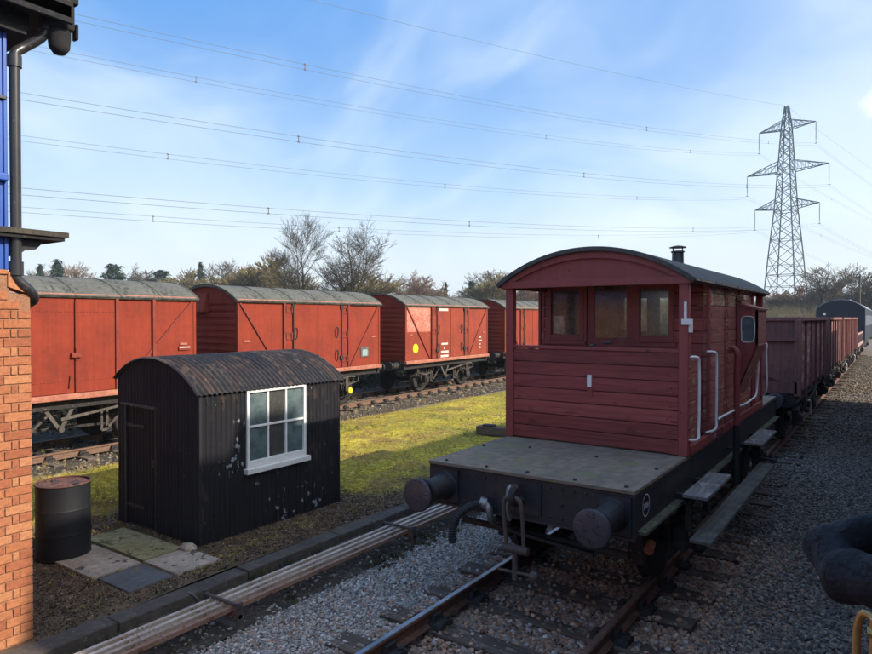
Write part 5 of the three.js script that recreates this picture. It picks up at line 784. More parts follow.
// ---------------------------------------------------------------- pylon and wires
{
  const C = [-18.69, -157.88], ax = [0.963, 0.268], ln = [-0.268, 0.963];
  const g = thing('electricity_pylon', 'tall grey steel lattice electricity pylon on the right skyline', 'pylon', [C[0], -0.3, C[1]]);
  const pt = (a, y, l) => [ax[0] * a + ln[0] * l, y + 0.3, ax[1] * a + ln[1] * l];
  const hwid = (y) => y < 17 ? mix(3.7, 2.5, y / 17) : y < 26.7 ? mix(2.5, 1.68, (y - 17) / 9.7) : y < 43.6 ? mix(1.68, 0.8, (y - 26.7) / 16.9) : mix(0.8, 0.3, (y - 43.6) / 4.6);
  const lv = [0, 7, 12, 16, 19.6, 22.8, 25.6, 28.2, 30.6, 32.8, 34.9, 36.9, 38.8, 40.5, 42.1, 43.6, 46, 48.2];
  for (const sa of [-1, 1]) for (const sl of [-1, 1]) { const s = S(); for (let i = 0; i + 1 < lv.length; i++) { const a = hwid(lv[i]), b = hwid(lv[i + 1]); s.bar(pt(sa * a, lv[i], sl * a), pt(sa * b, lv[i + 1], sl * b), 0.22, 0.22); } part(g, 'leg', s, M.galv); }
  for (let f = 0; f < 4; f++) {
    const s = S(), P = (i, q) => { const h = hwid(lv[i]); return f === 0 ? pt(q * h, lv[i], h) : f === 1 ? pt(q * h, lv[i], -h) : f === 2 ? pt(h, lv[i], q * h) : pt(-h, lv[i], q * h); };
    for (let i = 0; i + 1 < lv.length; i++) { s.bar(P(i, -1), P(i + 1, 1), 0.11, 0.11).bar(P(i, 1), P(i + 1, -1), 0.11, 0.11); if (i && i % 2 === 0 || i === 1) s.bar(P(i, -1), P(i, 1), 0.11, 0.11);
      if (i < 3) { const m = (u, v) => u.map((q, k) => (q + v[k]) / 2), c = m(m(P(i, -1), P(i + 1, 1)), m(P(i, 1), P(i + 1, -1))); s.bar(m(P(i, -1), P(i + 1, -1)), c, 0.08, 0.08).bar(m(P(i, 1), P(i + 1, 1)), c, 0.08, 0.08); } }
    part(g, 'lattice_face', s, M.galv);
  }
  const arms = [['upper', 43.6, 5.8], ['middle', 34.5, 8.35], ['lower', 26.7, 6.6]], tips = {};
  for (const [n, y, len] of arms) for (const q of [-1, 1]) {
    const s = S(), yb = y - 0.4, yt = y + (n === 'middle' ? 2.0 : 1.6), b = hwid(yb), t = hwid(yt), tip = pt(q * len, y, 0), segs = 5;
    for (const sl of [-1, 1]) { s.bar(pt(q * b, yb, sl * b), tip, 0.14, 0.14).bar(pt(q * t, yt, sl * t), tip, 0.12, 0.12);
      for (let i = 1; i < segs; i++) { const lo = (u) => pt(mix(q * b, q * len, u), mix(yb, y, u), sl * b * (1 - u)), hi = (u) => pt(mix(q * t, q * len, u), mix(yt, y, u), sl * t * (1 - u)); s.bar(lo(i / segs), hi(i / segs), 0.07, 0.07).bar(lo(i / segs), hi((i - 1) / segs), 0.07, 0.07); if (sl > 0) { const l2 = (u) => pt(mix(q * b, q * len, u), mix(yb, y, u), -b * (1 - u)); s.bar(lo(i / segs), l2((i - 1) / segs), 0.07, 0.07); } } }
    part(g, 'crossarm', s, M.galv);
    const dropH = n === 'upper' ? 4.5 : 4.4, st = S().rod(tip, [tip[0], tip[1] - dropH, tip[2]], 0.05, 6); for (let i = 0; i < 16; i++) st.lathe([[0.05, 0], [0.14, 0.03], [0.05, 0.07]], [tip[0], tip[1] - 0.6 - i * 0.2, tip[2]], 'y', 8); st.bar([tip[0] - 0.3, tip[1] - dropH, tip[2]], [tip[0] + 0.3, tip[1] - dropH, tip[2]], 0.08, 0.08);
    part(g, 'insulator_string', st, M.insulator);
  }
  const W = [['uppermost pair of power lines, hung from the right upper pylon arm', -13.1, -156.33, 39.03, -0.1578, 0.000421], ['second pair of power lines from the top, left upper pylon arm', -24.28, -159.44, 39.2, -0.1518, 0.000431], ['third pair of power lines from the top, right middle pylon arm', -10.65, -155.65, 30.08, -0.146, 0.000428], ['fourth pair of power lines from the top, left middle pylon arm', -26.73, -160.12, 29.9, -0.1326, 0.000394], ['fifth pair of power lines from the top, right lower pylon arm', -12.43, -156.14, 22.27, -0.1234, 0.000352], ['lowest pair of power lines, hung from the left lower pylon arm', -24.95, -159.62, 22.38, -0.1227, 0.000368]];
  W.forEach(([label, x, z, h0, b, c], k) => {
    const w = thing('power_line', label, 'power line', [x, h0, z], 0, 'twin power lines hung from the pylon');
    const at = (t, o) => t >= 0 ? [ln[0] * t, b * t + c * t * t + o, ln[1] * t] : [ln[0] * t, -0.135 * -t + 0.0004 * t * t + o, ln[1] * t];
    for (const o of [0, -0.48]) { const pts = []; for (let t = -120; t <= 330; t += 6) pts.push(at(t, o)); const s = S(); const curve = new THREE.CatmullRomCurve3(pts.map((p) => V(...p))); s.add(new THREE.TubeGeometry(curve, 150, 0.017, 4)); part(w, 'conductor', s, M.wire); }
    for (const t of [-95, -42, 22 + k * 7, 62 + k * 9, 118 + (k % 2 ? 5 : 0) + k, 175]) { const p = at(t, 0), q = at(t, -0.48); part(w, 'spacer', S().bar(p, q, 0.05, 0.05).box(p[0] - 0.05, p[0] + 0.05, p[1] - 0.05, p[1] + 0.05, p[2] - 0.1, p[2] + 0.1).box(q[0] - 0.05, q[0] + 0.05, q[1] - 0.05, q[1] + 0.05, q[2] - 0.1, q[2] + 0.1), M.insulator); }
  });
  const e = thing('earth_wire', 'single earth wire running to the peak of the pylon', 'power line', [C[0], 48.2, C[1]]); { const pts = []; for (let t = -120; t <= 330; t += 6) pts.push(t >= 0 ? [ln[0] * t, -0.1384 * t + 0.000243 * t * t, ln[1] * t] : [ln[0] * t, 0.13 * t + 0.0004 * t * t, ln[1] * t]); part(e, 'wire', S().add(new THREE.TubeGeometry(new THREE.CatmullRomCurve3(pts.map((p) => V(...p))), 120, 0.02, 4)), M.wire); }
}
// ---------------------------------------------------------------- trees
class Twigs { constructor() { this.p = []; this.n = []; }
  seg(a, b, r0, r1, k) { const d = b.clone().sub(a).normalize(), u = Math.abs(d.y) < 0.9 ? V(0, 1, 0).cross(d).normalize() : V(1, 0, 0).cross(d).normalize(), w = d.clone().cross(u); for (let i = 0; i < k; i++) { const t0 = i / k * 6.2832, t1 = (i + 1) / k * 6.2832, n0 = u.clone().multiplyScalar(Math.cos(t0)).addScaledVector(w, Math.sin(t0)), n1 = u.clone().multiplyScalar(Math.cos(t1)).addScaledVector(w, Math.sin(t1)); const A = a.clone().addScaledVector(n0, r0), B = a.clone().addScaledVector(n1, r0), Cc = b.clone().addScaledVector(n0, r1), Dd = b.clone().addScaledVector(n1, r1); for (const [q, m] of [[A, n0], [B, n1], [Cc, n0], [B, n1], [Dd, n1], [Cc, n0]]) { this.p.push(q.x, q.y, q.z); this.n.push(m.x, m.y, m.z); } } }
  geo() { const g = new THREE.BufferGeometry(); g.setAttribute('position', new THREE.Float32BufferAttribute(this.p, 3)); g.setAttribute('normal', new THREE.Float32BufferAttribute(this.n, 3)); return boxUV(g); } }
function bareTree(sd, o) {
  seed(sd); const wood = new Twigs(), fine = new Twigs(), levels = o.levels ?? 5;
  (function grow(pos, dir, len, r, lvl) {
    const n = lvl === 0 ? 4 : 3; let p = pos.clone(), d = dir.clone(), rr = r; const nodes = [];
    for (let i = 0; i < n; i++) { d.add(V(rnd(-1, 1), rnd(-0.6, 0.9) * (lvl ? 0.8 : 0.2), rnd(-1, 1)).multiplyScalar(lvl === 0 ? 0.08 : 0.2)); d.y += (o.up ?? 0.05); d.normalize(); const q = p.clone().addScaledVector(d, len / n), r2 = Math.max(rr * (lvl >= levels - 1 ? 0.6 : 0.82), o.tip ?? 0.015); (lvl <= 2 ? wood : fine).seg(p, q, rr, r2, lvl < 2 ? 7 : lvl < 3 ? 5 : 3); p = q; rr = r2; nodes.push([p.clone(), d.clone(), rr]); }
    if (lvl >= levels) return;
    const kids = o.kids[Math.min(lvl, o.kids.length - 1)];
    for (let k = 0; k < kids; k++) { const [np, nd, nr] = nodes[lvl === 0 ? clamp(Math.floor(mix(o.fork ?? 1, n, k / kids)), 0, n - 1) : Math.floor(rnd(0.6, n))]; const a = rnd(6.2832), sp = (o.spread ?? 0.75) * rnd(0.6, 1.25), nn = nd.clone().add(V(Math.cos(a) * sp, rnd(-0.2, 0.25), Math.sin(a) * sp)).normalize(); grow(np, nn, len * (o.ratio ?? 0.66) * rnd(0.75, 1.15), nr * (lvl === 0 ? 0.62 : 0.6), lvl + 1); }
    grow(p, d, len * 0.7, rr * 0.9, lvl + 1);
  })(V(0, 0, 0), V(rnd(-0.05, 0.05), 1, rnd(-0.05, 0.05)).normalize(), o.trunk, o.r, 0);
  return { wood: wood.geo(), fine: fine.geo() };
}
function normalise(t, H) { t.wood.computeBoundingBox(); t.fine.computeBoundingBox(); const h = Math.max(t.wood.boundingBox.max.y, t.fine.boundingBox.max.y), k = H / h; t.wood.scale(k, k, k); t.fine.scale(k, k, k); return t; }
const protos = [
  normalise(bareTree(4, { levels: 5, trunk: 2.6, r: 0.34, kids: [6, 5, 4, 4, 3], spread: 1.0, ratio: 0.66, up: 0.02 }), 1),
  normalise(bareTree(15, { levels: 5, trunk: 2.2, r: 0.3, kids: [7, 5, 4, 4, 3], spread: 1.15, ratio: 0.66, up: 0.0 }), 1),
  normalise(bareTree(27, { levels: 5, trunk: 2.0, r: 0.26, kids: [8, 5, 4, 4, 3], spread: 0.85, ratio: 0.64, up: 0.05, tip: 0.02 }), 1),
];
const cam2w = (px, Z) => { const X = (px - 436) / 650 * Z; return [0.819 * X - 0.574 * Z, -0.574 * X - 0.819 * Z]; };
function plantTree(k, px, Z, yTop, label, twigMat, wide = 1, turn = 0, name = 'bare_tree') {
  const [x, z] = cam2w(px, Z), H = (318 - yTop) / 650 * Z + 2.75 + 0.4, t = thing(name, label, 'tree', [x, -0.4, z], turn, 'bare winter trees beyond the sidings');
  const a = part(t, 'trunk', protos[k].wood, M.bark), b = part(t, 'crown', protos[k].fine, twigMat); t.scale.set(H * wide, H, H * wide); return t;
}
{ // the big twin-stemmed tree
  const t1 = normalise(bareTree(8, { levels: 6, trunk: 3.6, r: 0.32, kids: [4, 4, 3, 3, 3, 2], spread: 0.8, ratio: 0.68, up: 0.0, fork: 1.4, tip: 0.008 }), 1), t2 = normalise(bareTree(33, { levels: 6, trunk: 2.8, r: 0.36, kids: [5, 4, 3, 3, 3, 2], spread: 1.0, ratio: 0.7, up: -0.01, fork: 1.2, tip: 0.008 }), 1);
  const mk = (t, px, Z, yTop, label, wide, turn) => { const [x, z] = cam2w(px, Z), H = (318 - yTop) / 650 * Z + 2.75 + 0.4, o = thing('bare_tree', label, 'tree', [x, -0.4, z], turn, 'bare winter trees beyond the sidings'); part(o, 'trunk', t.wood, M.bark); part(o, 'crown', t.fine, M.twigDark); o.scale.set(H * wide, H, H * wide); };
  mk(t1, 307, 74, 212, 'tall narrow bare tree, left of the large pair above the second van', 0.8, 0.4); mk(t2, 349, 72, 214, 'tall broad bare tree, right of the large pair above the second van', 0.85, 1.9);
}
[[0, 88, 150, 262, 'low russet bare tree above the roof of the first van', M.twigRusset, 1.3, 0.3], [1, 40, 160, 263, 'bare tree at far left beside the drainpipe', M.twig, 1.2, 1.1], [1, 142, 150, 262, 'small grey bare tree between two evergreens above the first van', M.twig, 1.1, 2.2], [2, 183, 140, 267, 'low olive scrubby tree over the end of the first van', M.twigOlive, 1.5, 0.9],
  [0, 213, 125, 258, 'grey bare tree above the vent hood of the second van', M.twig, 1.15, 2.7], [2, 240, 110, 264, 'olive bushy tree over the roof of the second van, left part', M.twigOlive, 1.7, 1.4], [2, 268, 105, 252, 'taller olive tree left of the large bare pair', M.twigOlive, 1.25, 0.2], [1, 292, 100, 266, 'low olive tree at the foot of the large bare pair', M.twigOlive, 1.5, 3.1],
  [2, 365, 100, 268, 'low dark twiggy tree right of the large bare pair', M.twigOlive, 1.6, 2.0], [0, 390, 130, 274, 'small grey tree over the gap between second and third van', M.twig, 1.3, 0.6], [1, 420, 120, 268, 'rounded brown bare tree above the third van', M.twigRusset, 1.25, 1.7], [0, 476, 140, 268, 'pale feathery tree near the left roof corner of the brake van', M.twig, 1.2, 2.4], [2, 496, 120, 270, 'olive tree right beside the brake van roof', M.twigOlive, 1.3, 0.1], [1, 530, 120, 272, 'brown tree behind the brake van veranda', M.twigRusset, 1.4, 1.2],
  [0, 818, 120, 264, 'rounded bare tree between the pylon and the telegraph pole', M.twig, 1.25, 1.0], [1, 868, 110, 262, 'bare tree at the right edge beyond the blue coach', M.twig, 1.2, 2.0], [2, 795, 135, 283, 'low scrub tree at the foot of the pylon', M.twigRusset, 1.7, 0.5], [2, 842, 125, 288, 'low scrub tree behind the blue coach roof', M.twigRusset, 1.7, 2.6], [1, 770, 150, 290, 'low scrub tree left of the pylon foot', M.twigOlive, 1.8, 1.5]].forEach((a) => plantTree(...a));
// evergreens
{
  seed(61); const conifer = (wideTop) => { const p = []; for (let i = 0; i < 4200; i++) { const y = 0.08 + 0.92 * (1 - Math.pow(rnd(), 0.7)), lay = 0.75 + 0.25 * Math.sin(y * 46 + rnd()), r = (1 - y) ** (wideTop ? 0.55 : 0.85) * 0.3 * lay * Math.sqrt(rnd(0.15, 1)), a = rnd(6.2832), x = Math.cos(a) * r, z = Math.sin(a) * r, s = rnd(0.012, 0.03); for (let k = 0; k < 3; k++) p.push(x + rnd(-s, s) * 1.5 + Math.cos(a) * s * (k === 0 ? 1.6 : 0), y - (k === 0 ? s : 0) + rnd(-s, s) * 0.6, z + rnd(-s, s) * 1.5 + Math.sin(a) * s * (k === 0 ? 1.6 : 0)); } const g = new THREE.BufferGeometry(); g.setAttribute('position', new THREE.Float32BufferAttribute(p, 3)); g.computeVertexNormals(); return boxUV(g); };
  const cs = [conifer(false), conifer(true)], trunk = S().rod([0, 0, 0], [0, 0.95, 0], 0.022, 7, 0.004).geo();
  [[0, 41, 130, 264, 0.7, 'small dark conifer, leftmost on the skyline'], [0, 58, 125, 259, 0.95, 'dark pointed conifer above the first van, second from the left'], [1, 114, 130, 264, 1.25, 'broad dark cedar shaped evergreen above the first van'], [1, 162, 150, 270, 1.5, 'low dark evergreen above the end of the first van'], [0, 201, 140, 262, 0.6, 'thin dark conifer above the gap between first and second van'], [0, 446, 150, 282, 0.5, 'tiny dark conifer above the third van'], [1, 472, 130, 281, 0.8, 'small dark evergreen left of the brake van roof'], [1, 488, 125, 283, 0.9, 'small dark evergreen nearest the brake van roof'], [1, 545, 130, 286, 1.3, 'dark evergreen seen through the veranda']].forEach(([k, px, Z, yT, wide, label]) => {
    const [x, z] = cam2w(px, Z), H = (318 - yT) / 650 * Z + 3.15, t = thing('evergreen_tree', label, 'tree', [x, -0.4, z], px, 'dark evergreens beyond the sidings'); part(t, 'trunk', trunk, M.bark); part(t, 'crown', cs[k], M.needle); t.scale.set(H * wide, H, H * wide);
  });
}
// hedge and scrub massed behind the yard (nobody could count it)
{
  seed(71); const p = new Twigs(); for (let i = 0; i < 70; i++) { const a = rnd(6.28), l = rnd(0.35, 0.65); let q = V(rnd(-0.15, 0.15), 0, rnd(-0.15, 0.15)), d = V(Math.cos(a) * 0.5, rnd(0.6, 1.2), Math.sin(a) * 0.5).normalize(); for (let k = 0; k < 3; k++) { d.add(V(rnd(-0.3, 0.3), rnd(-0.15, 0.2), rnd(-0.3, 0.3))).normalize(); const e = q.clone().addScaledVector(d, l / 2); p.seg(q, e, 0.008 / (k + 1), 0.006 / (k + 1), 3); q = e; } }
  const g = p.geo(), n = 2600, m = new THREE.InstancedMesh(g, std({ roughness: 1, color: 0xffffff }), n), M4 = new THREE.Matrix4(), q = new THREE.Quaternion(), c = new THREE.Color(), Y = V(0, 1, 0), pal = [[128, 112, 78], [110, 96, 70], [138, 126, 84], [96, 90, 64], [120, 98, 78], [74, 82, 54]];
  for (let i = 0; i < n; i++) { const px = rnd(-60, 1000), Z = rnd(92, 175), [x, z] = cam2w(px, Z), top = px > 700 ? rnd(288, 306) : px > 170 && px < 300 ? rnd(266, 290) : rnd(275, 300), s = Math.max(1.5, (318 - top) / 650 * Z + 3.1) * 0.8; q.setFromAxisAngle(Y, rnd(6.28)); M4.compose(V(x, -0.4, z), q, V(s * 0.9, s, s * 0.9)); m.setMatrixAt(i, M4); const b = pal[Math.floor(rnd(6))], f = rnd(0.85, 1.15); m.setColorAt(i, c.copy(rgb(b[0] * f, b[1] * f, b[2] * f))); }
  m.name = 'woodland_scrub'; m.userData = { kind: 'stuff', label: 'tangled brown winter scrub and hedge beyond the sidings', category: 'scrub' }; scene.add(m);
}
// low bramble hedge close behind the vans
{
  seed(73); const p = []; for (let i = 0; i < 260; i++) { const a = rnd(6.28), r = Math.sqrt(rnd()) * 0.6, y = rnd(0.02, 0.95) * (1 - r * 0.5), x = Math.cos(a) * r, z = Math.sin(a) * r; for (let k = 0; k < 3; k++) p.push(x + rnd(-0.06, 0.06), y + rnd(-0.05, 0.05), z + rnd(-0.06, 0.06)); } const g = new THREE.BufferGeometry(); g.setAttribute('position', new THREE.Float32BufferAttribute(p, 3)); g.computeVertexNormals();
  const n = 420, m = new THREE.InstancedMesh(g, std({ roughness: 1, color: 0xffffff }), n), M4 = new THREE.Matrix4(), q = new THREE.Quaternion(), c = new THREE.Color(), Y = V(0, 1, 0), pal = [[74, 72, 50], [90, 80, 58], [66, 70, 44], [84, 66, 50]];
  for (let i = 0; i < n; i++) { const z = rnd(-66, 14), x = farX(z) - rnd(2.5, 6.0), s = rnd(0.9, 1.7); q.setFromAxisAngle(Y, rnd(6.28)); M4.compose(V(x, -0.25, z), q, V(s * 1.2, s, s * 1.2)); m.setMatrixAt(i, M4); const b = pal[Math.floor(rnd(4))], f = rnd(0.85, 1.15); m.setColorAt(i, c.copy(rgb(b[0] * f, b[1] * f, b[2] * f))); }
  m.name = 'bramble_hedge'; m.userData = { kind: 'stuff', label: 'low tangled brambles close behind the red vans', category: 'hedge' }; scene.add(m);
}
// far wooded ridge
{
  const pos = [], idx = []; const N = 240; for (let i = 0; i <= N; i++) { const px = -700 + i * 10, Z = 620, [x, z] = cam2w(px, Z), h = 12 + 14 * fbm(i * 0.11 + 3, 7, 5) + 3 * fbm(i * 1.3, 2, 3); const [x2, z2] = cam2w(px, Z + 160); pos.push(x, -1, z, x, h * 0.75, z, x2, h, z2); }
  for (let i = 0; i < N; i++) { const a = i * 3, b = a + 3; idx.push(a, b, a + 1, a + 1, b, b + 1, a + 1, b + 1, a + 2, a + 2, b + 1, b + 2); }
  const g = new THREE.BufferGeometry(); g.setAttribute('position', new THREE.Float32BufferAttribute(pos, 3)); g.setIndex(idx); g.computeVertexNormals(); structure(part(scene, 'hills', boxUV(g), std({ map: paintTex({ base: [86, 90, 66], alt: [66, 72, 54], amt: 1, fine: 0.25, metres: 40 }), roughness: 1 })));
}
{ const [x, z] = cam2w(860, 95), t = thing('telegraph_pole', 'thin wooden telegraph pole above the blue coach', 'pole', [x, -0.4, z]); part(t, 'mast', S().rod([0, 0, 0], [0, 9.6, 0], 0.13, 8, 0.1), M.sleeper); part(t, 'crossarm', S().box(-0.7, 0.35, 9.1, 9.22, -0.05, 0.05), M.sleeper); part(t, 'insulator', S().rod([-0.6, 9.22, 0], [-0.6, 9.42, 0], 0.05, 6), M.white); part(t, 'insulator', S().rod([0.25, 9.22, 0], [0.25, 9.42, 0], 0.05, 6), M.white); }
{ const [x, z] = cam2w(797, 118), t = thing('pale_fence', 'pale low fence in the distance below the pylon', 'fence', [x, -0.36, z], 0.61); for (let i = 0; i < 7; i++) part(t, 'panel', S().rbox(-3.5 + i * 1.0 + 0.02, -2.5 + i * 1.0 - 0.02, 0.2, 3.75, -0.03, 0.03, 0.01), M.white); for (let i = 0; i < 8; i++) part(t, 'post', S().box(-3.55 + i, -3.45 + i, 0, 3.8, -0.12, -0.031), M.white); }
console.log('landscape done');
// ---------------------------------------------------------------- the train the camera leans out of
function carriage(z0, z1, label, centre) {
  const X = 0.12, W = 2.75, g = thing('carriage', label, 'railway coach', [X, 0, (z0 + z1) / 2], 0, 'carriages of the train on the near line'), h = (z0 - z1) / 2, zc = (z0 + z1) / 2, mat = M.maroonSteel;
  part(g, 'floor', S().box(0.02, W - 0.02, 1.1, 1.18, -h, h), M.sleeper);
  part(g, 'roof', S().prism(arcBand(W / 2 + 0.04, 3.32, 0.62, 0.05, 24).map(([x, y]) => [x + W / 2, y]), -h, h), M.coachRoof);
  for (const e of [-1, 1]) part(g, 'end_wall', S().prism([[0.03, 1.0], [W - 0.03, 1.0], ...arcPts(W / 2 - 0.03, 3.27, 0.53, 16).map(([x, y]) => [x + W / 2, y])], e > 0 ? h - 0.05 : -h, e > 0 ? h : -h + 0.05), mat);
  for (const [xa, xb] of [[0, 0.05], [W - 0.05, W]]) {
    part(g, 'lower_side', S().rbox(xa, xb, 0.92, 2.14, -h, h, 0.01), mat); part(g, 'upper_side', S().rbox(xa, xb, 2.98, 3.34, -h, h, 0.01), mat);
    let prev = -h; const n0 = Math.ceil((-h + zc - centre + 0.7 - 2 * zc + zc) / 1.85);
    for (let c = centre - zc + 1.85 * Math.ceil((-h + 0.7 - centre + zc) / 1.85); c < h - 0.6; c += 1.85) {
      part(g, 'pillar', S().rbox(xa + 0.002, xb - 0.002, 2.141, 2.979, prev, c - 0.5, 0.006), mat); prev = c + 0.5;
      const wz = c + zc, open = Math.abs(wz) < 0.2 || Math.abs(wz + 1.85) < 0.2; if (!(open && xa === 0)) part(g, 'window_pane', S().box((xa + xb) / 2 - 0.003, (xa + xb) / 2 + 0.003, 2.141, 2.979, c - 0.498, c + 0.498), M.glass);
    }
    part(g, 'pillar', S().rbox(xa + 0.002, xb - 0.002, 2.141, 2.979, prev, h, 0.006), mat);
  }
  for (const zb of [-h + 3, h - 3]) part(g, 'bogie', S().rbox(0.45, 0.65, 0.4, 0.75, zb - 1.5, zb + 1.5, 0.03).rbox(W - 0.65, W - 0.45, 0.4, 0.75, zb - 1.5, zb + 1.5, 0.03).box(0.6, W - 0.6, 0.5, 1.1, zb - 0.2, zb + 0.2).lathe(wheelProf.map(([r, y]) => [r, y]), [0.62, 0.46, zb - 1.1], 'x', 20).lathe(wheelProf.map(([r, y]) => [r, y]), [0.62, 0.46, zb + 1.1], 'x', 20).lathe(wheelProf.map(([r, y]) => [r, -y]), [W - 0.62, 0.46, zb - 1.1], 'x', 20).lathe(wheelProf.map(([r, y]) => [r, -y]), [W - 0.62, 0.46, zb + 1.1], 'x', 20), M.dirtyBlack);
  return g;
}
{
  buildTrack('platform_line', 1.5, 0, 0, 16, -60, { rail: M.rustyRail, topL: M.polished, topR: M.polished, sleeper: M.sleeper, chair: M.dirtyBlack, seed: 14, chairs: 0 });
  carriage(-6.9, -27.4, 'maroon carriage ahead on the near line, outside the right edge', 0);
  const c = carriage(13.2, -6.3, 'maroon carriage with brass handles that the passenger leans from', 0), zc = (13.2 - 6.3) / 2;
  part(c, 'gangway', S().rbox(0.85, 1.9, 1.2, 3.2, -9.75 - 0.58, -9.76, 0.02), M.hose);
  const gx = -0.145, zz = (w) => w - zc;
  part(c, 'grab_rail', S().rod([gx + 0.008, 1.55, zz(-1.14)], [gx + 0.008, 2.31, zz(-1.14)], 0.006, 10).rod([gx + 0.028, 1.55, zz(-1.13)], [gx + 0.028, 2.335, zz(-1.13)], 0.0095, 10).rod([gx + 0.0, 2.29, zz(-1.14)], [0.03, 2.29, zz(-1.13)], 0.008, 8).rod([gx + 0.0, 1.57, zz(-1.14)], [0.03, 1.57, zz(-1.13)], 0.01, 8), M.brass, { label: 'pair of yellow brass grab rails' });
  part(c, 'door_handle', S().tube([[gx + 0.01, 2.305, zz(-1.15)], [gx - 0.004, 2.308, zz(-1.16)], [gx - 0.012, 2.29, zz(-1.165)], [gx - 0.014, 2.235, zz(-1.165)], [gx - 0.01, 2.205, zz(-1.16)], [gx + 0.01, 2.2, zz(-1.15)]], 0.006, 24, 8), M.brass);
}
// unseen building and platform, added; the building is sized to cast the long shadow
{
  const pf = new THREE.Group(); pf.name = 'platform'; structure(pf); scene.add(pf);
  part(pf, 'platform_body', S().box(3.35, 12, -0.4, 0.86, -34, 24), M.concrete);
  for (let i = 0; i < 60; i++) part(pf, 'edge_stone', S().rbox(3.2, 3.8, 0.862, 0.95, 20 - (i + 1) * 0.9 + 0.006, 20 - i * 0.9, 0.01), M.slabPale);
  const g = thing('shade_building', 'unseen two storey building added beyond the right edge to cast the long shadow', 'building', [7.5, 0.86, -5]), X0 = -2.6, X1 = 2.6, Z0 = -20.4, Z1 = -1.4, E = 7.4, Rg = 9.5;
  const gp = [[X0, 0], [X1, 0], [X1, E], [0, Rg - 0.12], [X0, E]];
  part(g, 'gable_wall', S().prism(gp, Z0, Z0 + 0.3), M.cream); part(g, 'gable_wall', S().prism(gp, Z1 - 0.3, Z1), M.cream);  // pale walls picked to bounce skylight back over the shaded foreground
  part(g, 'side_wall', S().box(X0, X0 + 0.3, 0, E, Z0 + 0.301, Z1 - 0.301), M.cream); part(g, 'side_wall', S().box(X1 - 0.3, X1, 0, E, Z0 + 0.301, Z1 - 0.301), M.cream);
  for (const q of [-1, 1]) part(g, 'roof_slope', S().bar([q * 3.0, E - 0.28, (Z0 + Z1) / 2], [0, Rg, (Z0 + Z1) / 2], 0.12, Z1 - Z0 + 0.6), M.tarRoof);
  for (let i = 0; i < 4; i++) for (const y of [1.0, 3.9]) { const z = Z0 + 2.2 + i * 4.2, w = part(g, 'window', S().box(X0 - 0.05, X0 - 0.002, y, y + 0.08, z - 0.55, z + 0.55).box(X0 - 0.05, X0 - 0.002, y + 1.5, y + 1.58, z - 0.55, z + 0.55).box(X0 - 0.05, X0 - 0.002, y + 0.08, y + 1.5, z - 0.55, z - 0.47).box(X0 - 0.05, X0 - 0.002, y + 0.08, y + 1.5, z + 0.47, z + 0.55).box(X0 - 0.04, X0 - 0.002, y + 0.76, y + 0.82, z - 0.47, z + 0.47), M.white); part(w, 'pane', S().box(X0 - 0.02, X0 - 0.003, y + 0.08, y + 1.5, z - 0.47, z + 0.47), M.glassSkyTint); }
  for (const z of [Z0 + 3, Z1 - 3]) part(g, 'chimney', S().rbox(-0.4, 0.4, Rg - 0.6, Rg + 0.3, z - 0.5, z + 0.5, 0.02), M.brick[3]);
}
